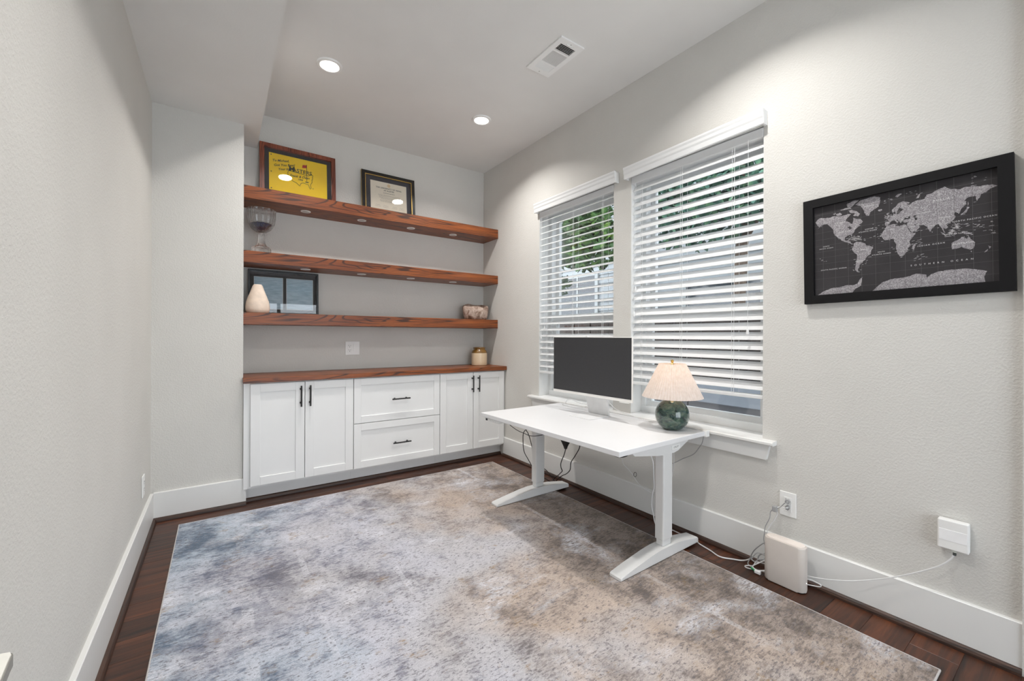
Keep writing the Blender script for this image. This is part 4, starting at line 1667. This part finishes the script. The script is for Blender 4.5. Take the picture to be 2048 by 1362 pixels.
cable('grey_cable', [(2.190, .848, .350), (2.170, .855, .349), (2.170, .865, .341), (2.170, .879, .322), (2.168, .892, .310), (2.170, .912, .299), (2.170, .925, .280), (2.170, .929, .250), (2.170, .947, .204), (2.165, .950, .169), (2.158, .948, .13), (2.15, .92, .08), (2.148, .86, .04)],
      .0021, MGC, 'grey cord from the outlet passing left of the router')
cable('light_cable', [(2.190, .850, .322), (2.170, .854, .324), (2.170, .862, .320), (2.170, .882, .319), (2.166, .901, .307), (2.166, .905, .296), (2.170, .894, .286), (2.170, .909, .247), (2.170, .927, .212), (2.168, .938, .188), (2.162, .932, .165), (2.155, .922, .144), (2.15, .89, .11), (2.145, .84, .08)],
      .0021, MWC, 'light cord from the outlet dropping behind the router')
for z_, lab in ((.350, 'small grey plug in the upper outlet socket'), (.321, 'small round grey plug in the lower outlet socket')):
    bm = new()
    tube(bm, [(2.1925, .8585, z_), (2.180, .8570, z_), (2.176, .8560, z_ - .001)], .0095, 14, curve=False)
    tube(bm, [(2.177, .8560, z_ - .001), (2.170, .858, z_ - .001)], .005, 10, curve=False)
    tag(obj('plug', bm, MGC, None, True), lab, 'plug')
bm = new()
box(bm, 2.156, 2.178, .894, .914, .290, .318, .004)
o = tag(obj('cord_bundle_tie', bm, MGC), 'grey clip binding the two cords beside the outlet', 'cable clip')
cable('grey_cable', [(2.14, .90, .16), (2.135, .936, .138), (2.130, .961, .111), (2.130, .981, .083), (2.130, .993, .058), (2.130, 1.000, .035), (2.12, 1.005, .012), (2.11, .98, .006)], .0024, MGC,
      'grey cord curving down to the floor tangle beside the router')
t = thing('ethernet_cable', 'white network cable between router and wall panel', 'cable', (2.15, .5, .06))
bm = new()
tube(bm, [(2.125, .765, .069), (2.128, .742, .069), (2.134, .691, .081), (2.146, .625, .102), (2.156, .578, .122), (2.167, .518, .154), (2.170, .459, .193), (2.172, .389, .247), (2.174, .349, .283), (2.176, .324, .315), (2.177, .315, .337), (2.178, .3135, .345)], .0024)
obj('cord', bm, MWC, t, True)
bm = new()
box(bm, 2.171, 2.184, .307, .320, .345, .366, .001, 1)
obj('connector', bm, mat('clear_plastic_plug', (214, 218, 210), .2, coat=.5), t)
bm = new()
box(bm, 2.1735, 2.1825, .309, .318, .333, .346, .002)
obj('strain_relief', bm, mat('dark_boot', (70, 74, 72), .6), t)
cable('router_loop_cable', [(2.12, .760, .054), (2.128, .741, .056), (2.13, .721, .053), (2.13, .706, .049), (2.13, .711, .040), (2.128, .739, .033), (2.12, .760, .031)], .0022, MWC,
      'short white cable loop at the right end of the router')
for k, (pts, m_, lab) in enumerate((
        ([(2.105, .912, .093), (2.095, .947, .097), (2.09, .965, .075), (2.09, .974, .057), (2.09, .958, .052), (2.09, .936, .074), (2.105, .912, .070)], MGC, 'grey cable coil against the router end'),
        ([(2.105, .912, .055), (2.09, .951, .053), (2.09, .963, .033), (2.09, .970, .025), (2.09, .986, .020), (2.09, 1.004, .010), (2.09, .997, .005), (2.09, .969, .010), (2.09, .947, .014), (2.105, .912, .018)], MWC, 'white cable hairpin lying beside the router'),
        ([(2.11, .912, .105), (2.10, .938, .091), (2.10, .949, .070), (2.10, .936, .064), (2.11, .912, .084)], MGC, 'small grey cable loop behind the tangle'),
        ([(2.10, .912, .078), (2.085, .949, .046), (2.085, .967, .026), (2.085, .945, .018), (2.10, .912, .028)], MWC, 'white cable crossing the tangle beside the router'))):
    cable('tangled_cable', pts, .0026, m_, lab)
bm = new()
tube(bm, [(2.085, .972, .019), (2.083, .955, .013)], .006, 12, curve=False)
tag(obj('fibre_connector', bm, mat('green_plastic', (30, 130, 76), .4), None, True), 'green cable connector on the floor beside the router', 'connector')
bm = new()
box(bm, 2.076, 2.092, .930, .956, .004, .018, .002)
tag(obj('cable_coupler', bm, MPL), 'white cable coupler next to the green connector', 'connector')
cable('short_desk_cable', [(1.52, 1.33, .588), (1.505, 1.325, .572), (1.512, 1.305, .563), (1.53, 1.285, .563), (1.545, 1.272, .570), (1.555, 1.268, .584)], .003, MBC,
      'short black cable loop under the near desk corner')

# ================================================================== CORNER OF A SIDE TABLE AT LOWER LEFT
t = thing('side_table', 'white tabletop corner with grey edge at the lower left', 'table', (-.25, .80, 0))
bm = new()


def rr(pts, z0, z1, m, name, bev):
    bm = new()
    prism(bm, pts, 2, z0, z1, bev)
    return obj(name, bm, m, t)


MST = mat('white_lacquer_top', (240, 238, 230), .3, coat=.3)
MSE = mat('grey_edge_band', (140, 138, 132), .5)
bx = [(-.3345, .7365), (-.205, .7350), (-.1985, .7330), (-.1962, .7275), (-.1952, .715), (-.155, .36), (-.165, .345), (-.3345, .345)]
rr(bx, .7475, .750, MST, 'table_top', .0008)
rr([(x + (.0012 if x > -.33 else 0), y_ + (.001 if y_ > .5 else -.001)) for x, y_ in bx], .735, .7474, MSE, 'edge_band', 0)
for xx, yy in ((-.31, .70), (-.235, .69), (-.31, .38), (-.22, .38)):
    bm = new()
    box(bm, xx - .012, xx + .012, yy - .012, yy + .012, 0, .7348, .002)
    obj('leg', bm, MST, t)

# ================================================================== OUTDOORS BEYOND THE WINDOWS
bm = new()
box(bm, XO + .02, 14, -8, 18, -.5, -.35)
struct(obj('ground_outside', bm, mat('gravel_ground', (96, 92, 86), .9, var=.3, vscale=30)), 'ground outside the windows', 'ground')

# neighbour's house with lap siding
MSID = mat('grey_siding', (150, 155, 158), .7, var=.03, vscale=4)
hs = thing('neighbour_house', 'pale grey lap-sided house seen through the blinds', 'house', (6.2, 5.0, -.35))
bm = new()
box(bm, 6.22, 6.6, -4, 16, -.35, 6.2)
obj('wall_sheathing', bm, MSID, hs)
bm = new()
prism(bm, [(6.19, 0), (6.205, 0), (6.215, .185), (6.207, .185)], 1, -4, 16)
sb = obj('siding_board', bm, MSID, hs)
sb.location = Vector((6.20, 6, .55)) - WO[hs.name]
for i in range(1, 31):
    inst('siding_board', sb, (6.20, 6, .55 + i * .18), hs)
MDG = mat('dark_window_glass', (46, 54, 60), .12, var=.2, vscale=2, coat=.5)
MWT = mat('pale_house_trim', (160, 164, 164), .6)
for (a, b_, c_, d_) in ((5.9, 6.9, 1.05, 2.35), (9.3, 10.2, 1.0, 2.3), (1.6, 3.9, 1.35, 1.95)):
    bm = new()
    for q in ((a - .08, b_ + .08, c_ - .08, c_), (a - .08, b_ + .08, d_, d_ + .08), (a - .08, a, c_, d_), (b_, b_ + .08, c_, d_), ((a + b_) / 2 - .02, (a + b_) / 2 + .02, c_, d_)):
        box(bm, 6.16, 6.2, *q)
    wn = obj('window', bm, MWT, hs)
    bm = new()
    box(bm, 6.17, 6.185, a, b_, c_, d_)
    obj('pane', bm, MDG, wn)
bm = new()
box(bm, 6.08, 6.15, 4.55, 4.65, -.35, 6.1, .01)
obj('downspout', bm, MWT, hs)
bm = new()
prism(bm, [(5.6, 6.05), (9.5, 8.2), (9.5, 8.35), (5.55, 6.2)], 1, -4.4, 16.4)
obj('roof', bm, mat('grey_shingles', (96, 96, 98), .9, var=.2, vscale=14), hs)

# fence: grey masonry base panels, pale cap, dark boards
fc = thing('wood_fence', 'dark board fence on a grey panel base outside the windows', 'fence', (3.62, 3.5, -.35))
MPAN = mat('grey_panel', (104, 104, 107), .8, var=.06, vscale=5)
for i in range(7):
    bm = new()
    box(bm, 3.6, 3.68, -1.5 + i * 1.25 + .012, -.25 + i * 1.25, -.35, .53, .004)
    obj('base_panel', bm, MPAN, fc)
bm = new()
box(bm, 3.56, 3.70, -1.5, 7.25, .532, .72, .006)
obj('base_cap', bm, mat('pale_grey_cap', (138, 144, 152), .7), fc)
MBRD = mat('dark_fence_board', (44, 36, 30), .8, var=.3, vscale=8)
bm = new()
box(bm, 3.615, 3.637, -.066, .066, .722, 1.33, .003, 1)
fb = obj('board', bm, MBRD, fc)
fb.location = Vector((3.626, -1.4, .722)) - WO[fc.name]
for i in range(1, 62):
    inst('board', fb, (3.626 + .008 * (i % 2), -1.4 + i * .139, .722 + .004 * ((i * 7) % 5)), fc)


# trees
def tree(name, label, base, trunk, branches, blobs, nleaf, tones, seed):
    rnd = random.Random(seed)
    t = thing(name, label, 'tree', base, 'trees outside the windows')
    bm = new()
    tube(bm, trunk, .07, 10, 6)
    obj('trunk', bm, MBARK, t, True)
    for bpts in branches:
        bm = new()
        tube(bm, bpts, .022, 7, 5)
        obj('branch', bm, MBARK, t, True)
    bm = new()
    for k in range(nleaf):
        c_, rad = rnd.choice(blobs)
        while True:
            d = Vector((rnd.uniform(-1, 1), rnd.uniform(-1, 1), rnd.uniform(-1, 1)))
            if d.length < 1:
                break
        p = Vector(c_) + Vector((d.x * rad[0], d.y * rad[1], d.z * rad[2]))
        s = rnd.uniform(.045, .085)
        rot = Euler((rnd.uniform(-.9, .9), rnd.uniform(-.9, .9), rnd.uniform(0, 6.28))).to_matrix()
        vs = [bm.verts.new(p + rot @ Vector(q) * s) for q in ((-1, 0, 0), (-.3, -.55, .08), (.5, -.42, .05), (1.1, 0, -.1), (.5, .42, .05), (-.3, .55, .08))]
        bm.faces.new(vs)
    f = obj('foliage', bm, tones, t)
    f['kind'] = 'stuff'
    return t


MBARK = mat('tree_bark', (98, 84, 72), .9, var=.25, vscale=30, bscale=40, bstr=.5)


def leaf_mat(name, a, b_, c_):
    m, nt, bs = nodes_of(name)
    f = noise(nt, coords(nt), 9, 3, .6)
    nt.links.new(ramp(nt, f, [(.3, lin(a)), (.5, lin(b_)), (.72, lin(c_))]), bs.inputs['Base Color'])
    bs.inputs['Roughness'].default_value = .5
    return m


ML1 = leaf_mat('broad_green_leaf', (34, 66, 30), (62, 100, 44), (118, 150, 72))
ML2 = leaf_mat('blue_green_leaf', (40, 74, 66), (70, 108, 92), (112, 150, 108))
tree('leafy_tree', 'green leafy tree outside the window behind the monitor', (4.6, 6.3, -.35),
     [(4.6, 6.3, -.36), (4.6, 6.25, .8), (4.55, 6.0, 2.0), (4.4, 5.6, 3.2), (4.3, 5.2, 4.4)],
     [[(4.58, 6.1, 1.7), (4.4, 5.3, 2.1), (4.3, 4.6, 2.7), (4.2, 4.0, 3.0)], [(4.5, 5.8, 2.7), (4.3, 5.0, 2.9), (4.2, 4.3, 3.4)], [(4.56, 6.0, 2.0), (4.2, 5.5, 2.4), (4.0, 5.0, 2.5)]],
     [((4.3, 4.7, 3.2), (.5, 1.0, .6)), ((4.2, 5.0, 2.45), (.35, .8, .35)), ((4.2, 4.1, 2.75), (.35, .5, .40)), ((4.4, 5.6, 1.95), (.4, .8, .28)), ((4.3, 5.2, 3.9), (.7, 1.2, .5)), ((4.3, 4.2, 2.35), (.3, .55, .3)), ((4.4, 4.6, 2.8), (.35, .6, .3))],
     3600, ML1, 5)
tree('leafy_tree', 'blue-green leafy tree outside the window behind the lamp', (5.2, 2.6, -.35),
     [(5.2, 2.6, -.36), (5.2, 2.6, 1.0), (5.1, 2.5, 2.2), (5.0, 2.4, 3.4), (4.9, 2.3, 4.6)],
     [[(5.1, 2.5, 2.2), (4.8, 2.0, 2.7), (4.6, 1.6, 3.2)], [(5.05, 2.45, 2.8), (4.8, 2.9, 3.2), (4.6, 3.2, 3.5)]],
     [((4.8, 2.4, 3.3), (.5, 1.2, .55)), ((4.7, 1.8, 2.6), (.4, .6, .3)), ((4.9, 2.9, 2.55), (.4, .7, .35)), ((4.9, 2.3, 4.2), (.7, 1.4, .5)), ((4.8, 3.3, 2.9), (.4, .5, .4)), ((4.7, 2.3, 2.8), (.35, .8, .35))],
     3200, ML2, 9)
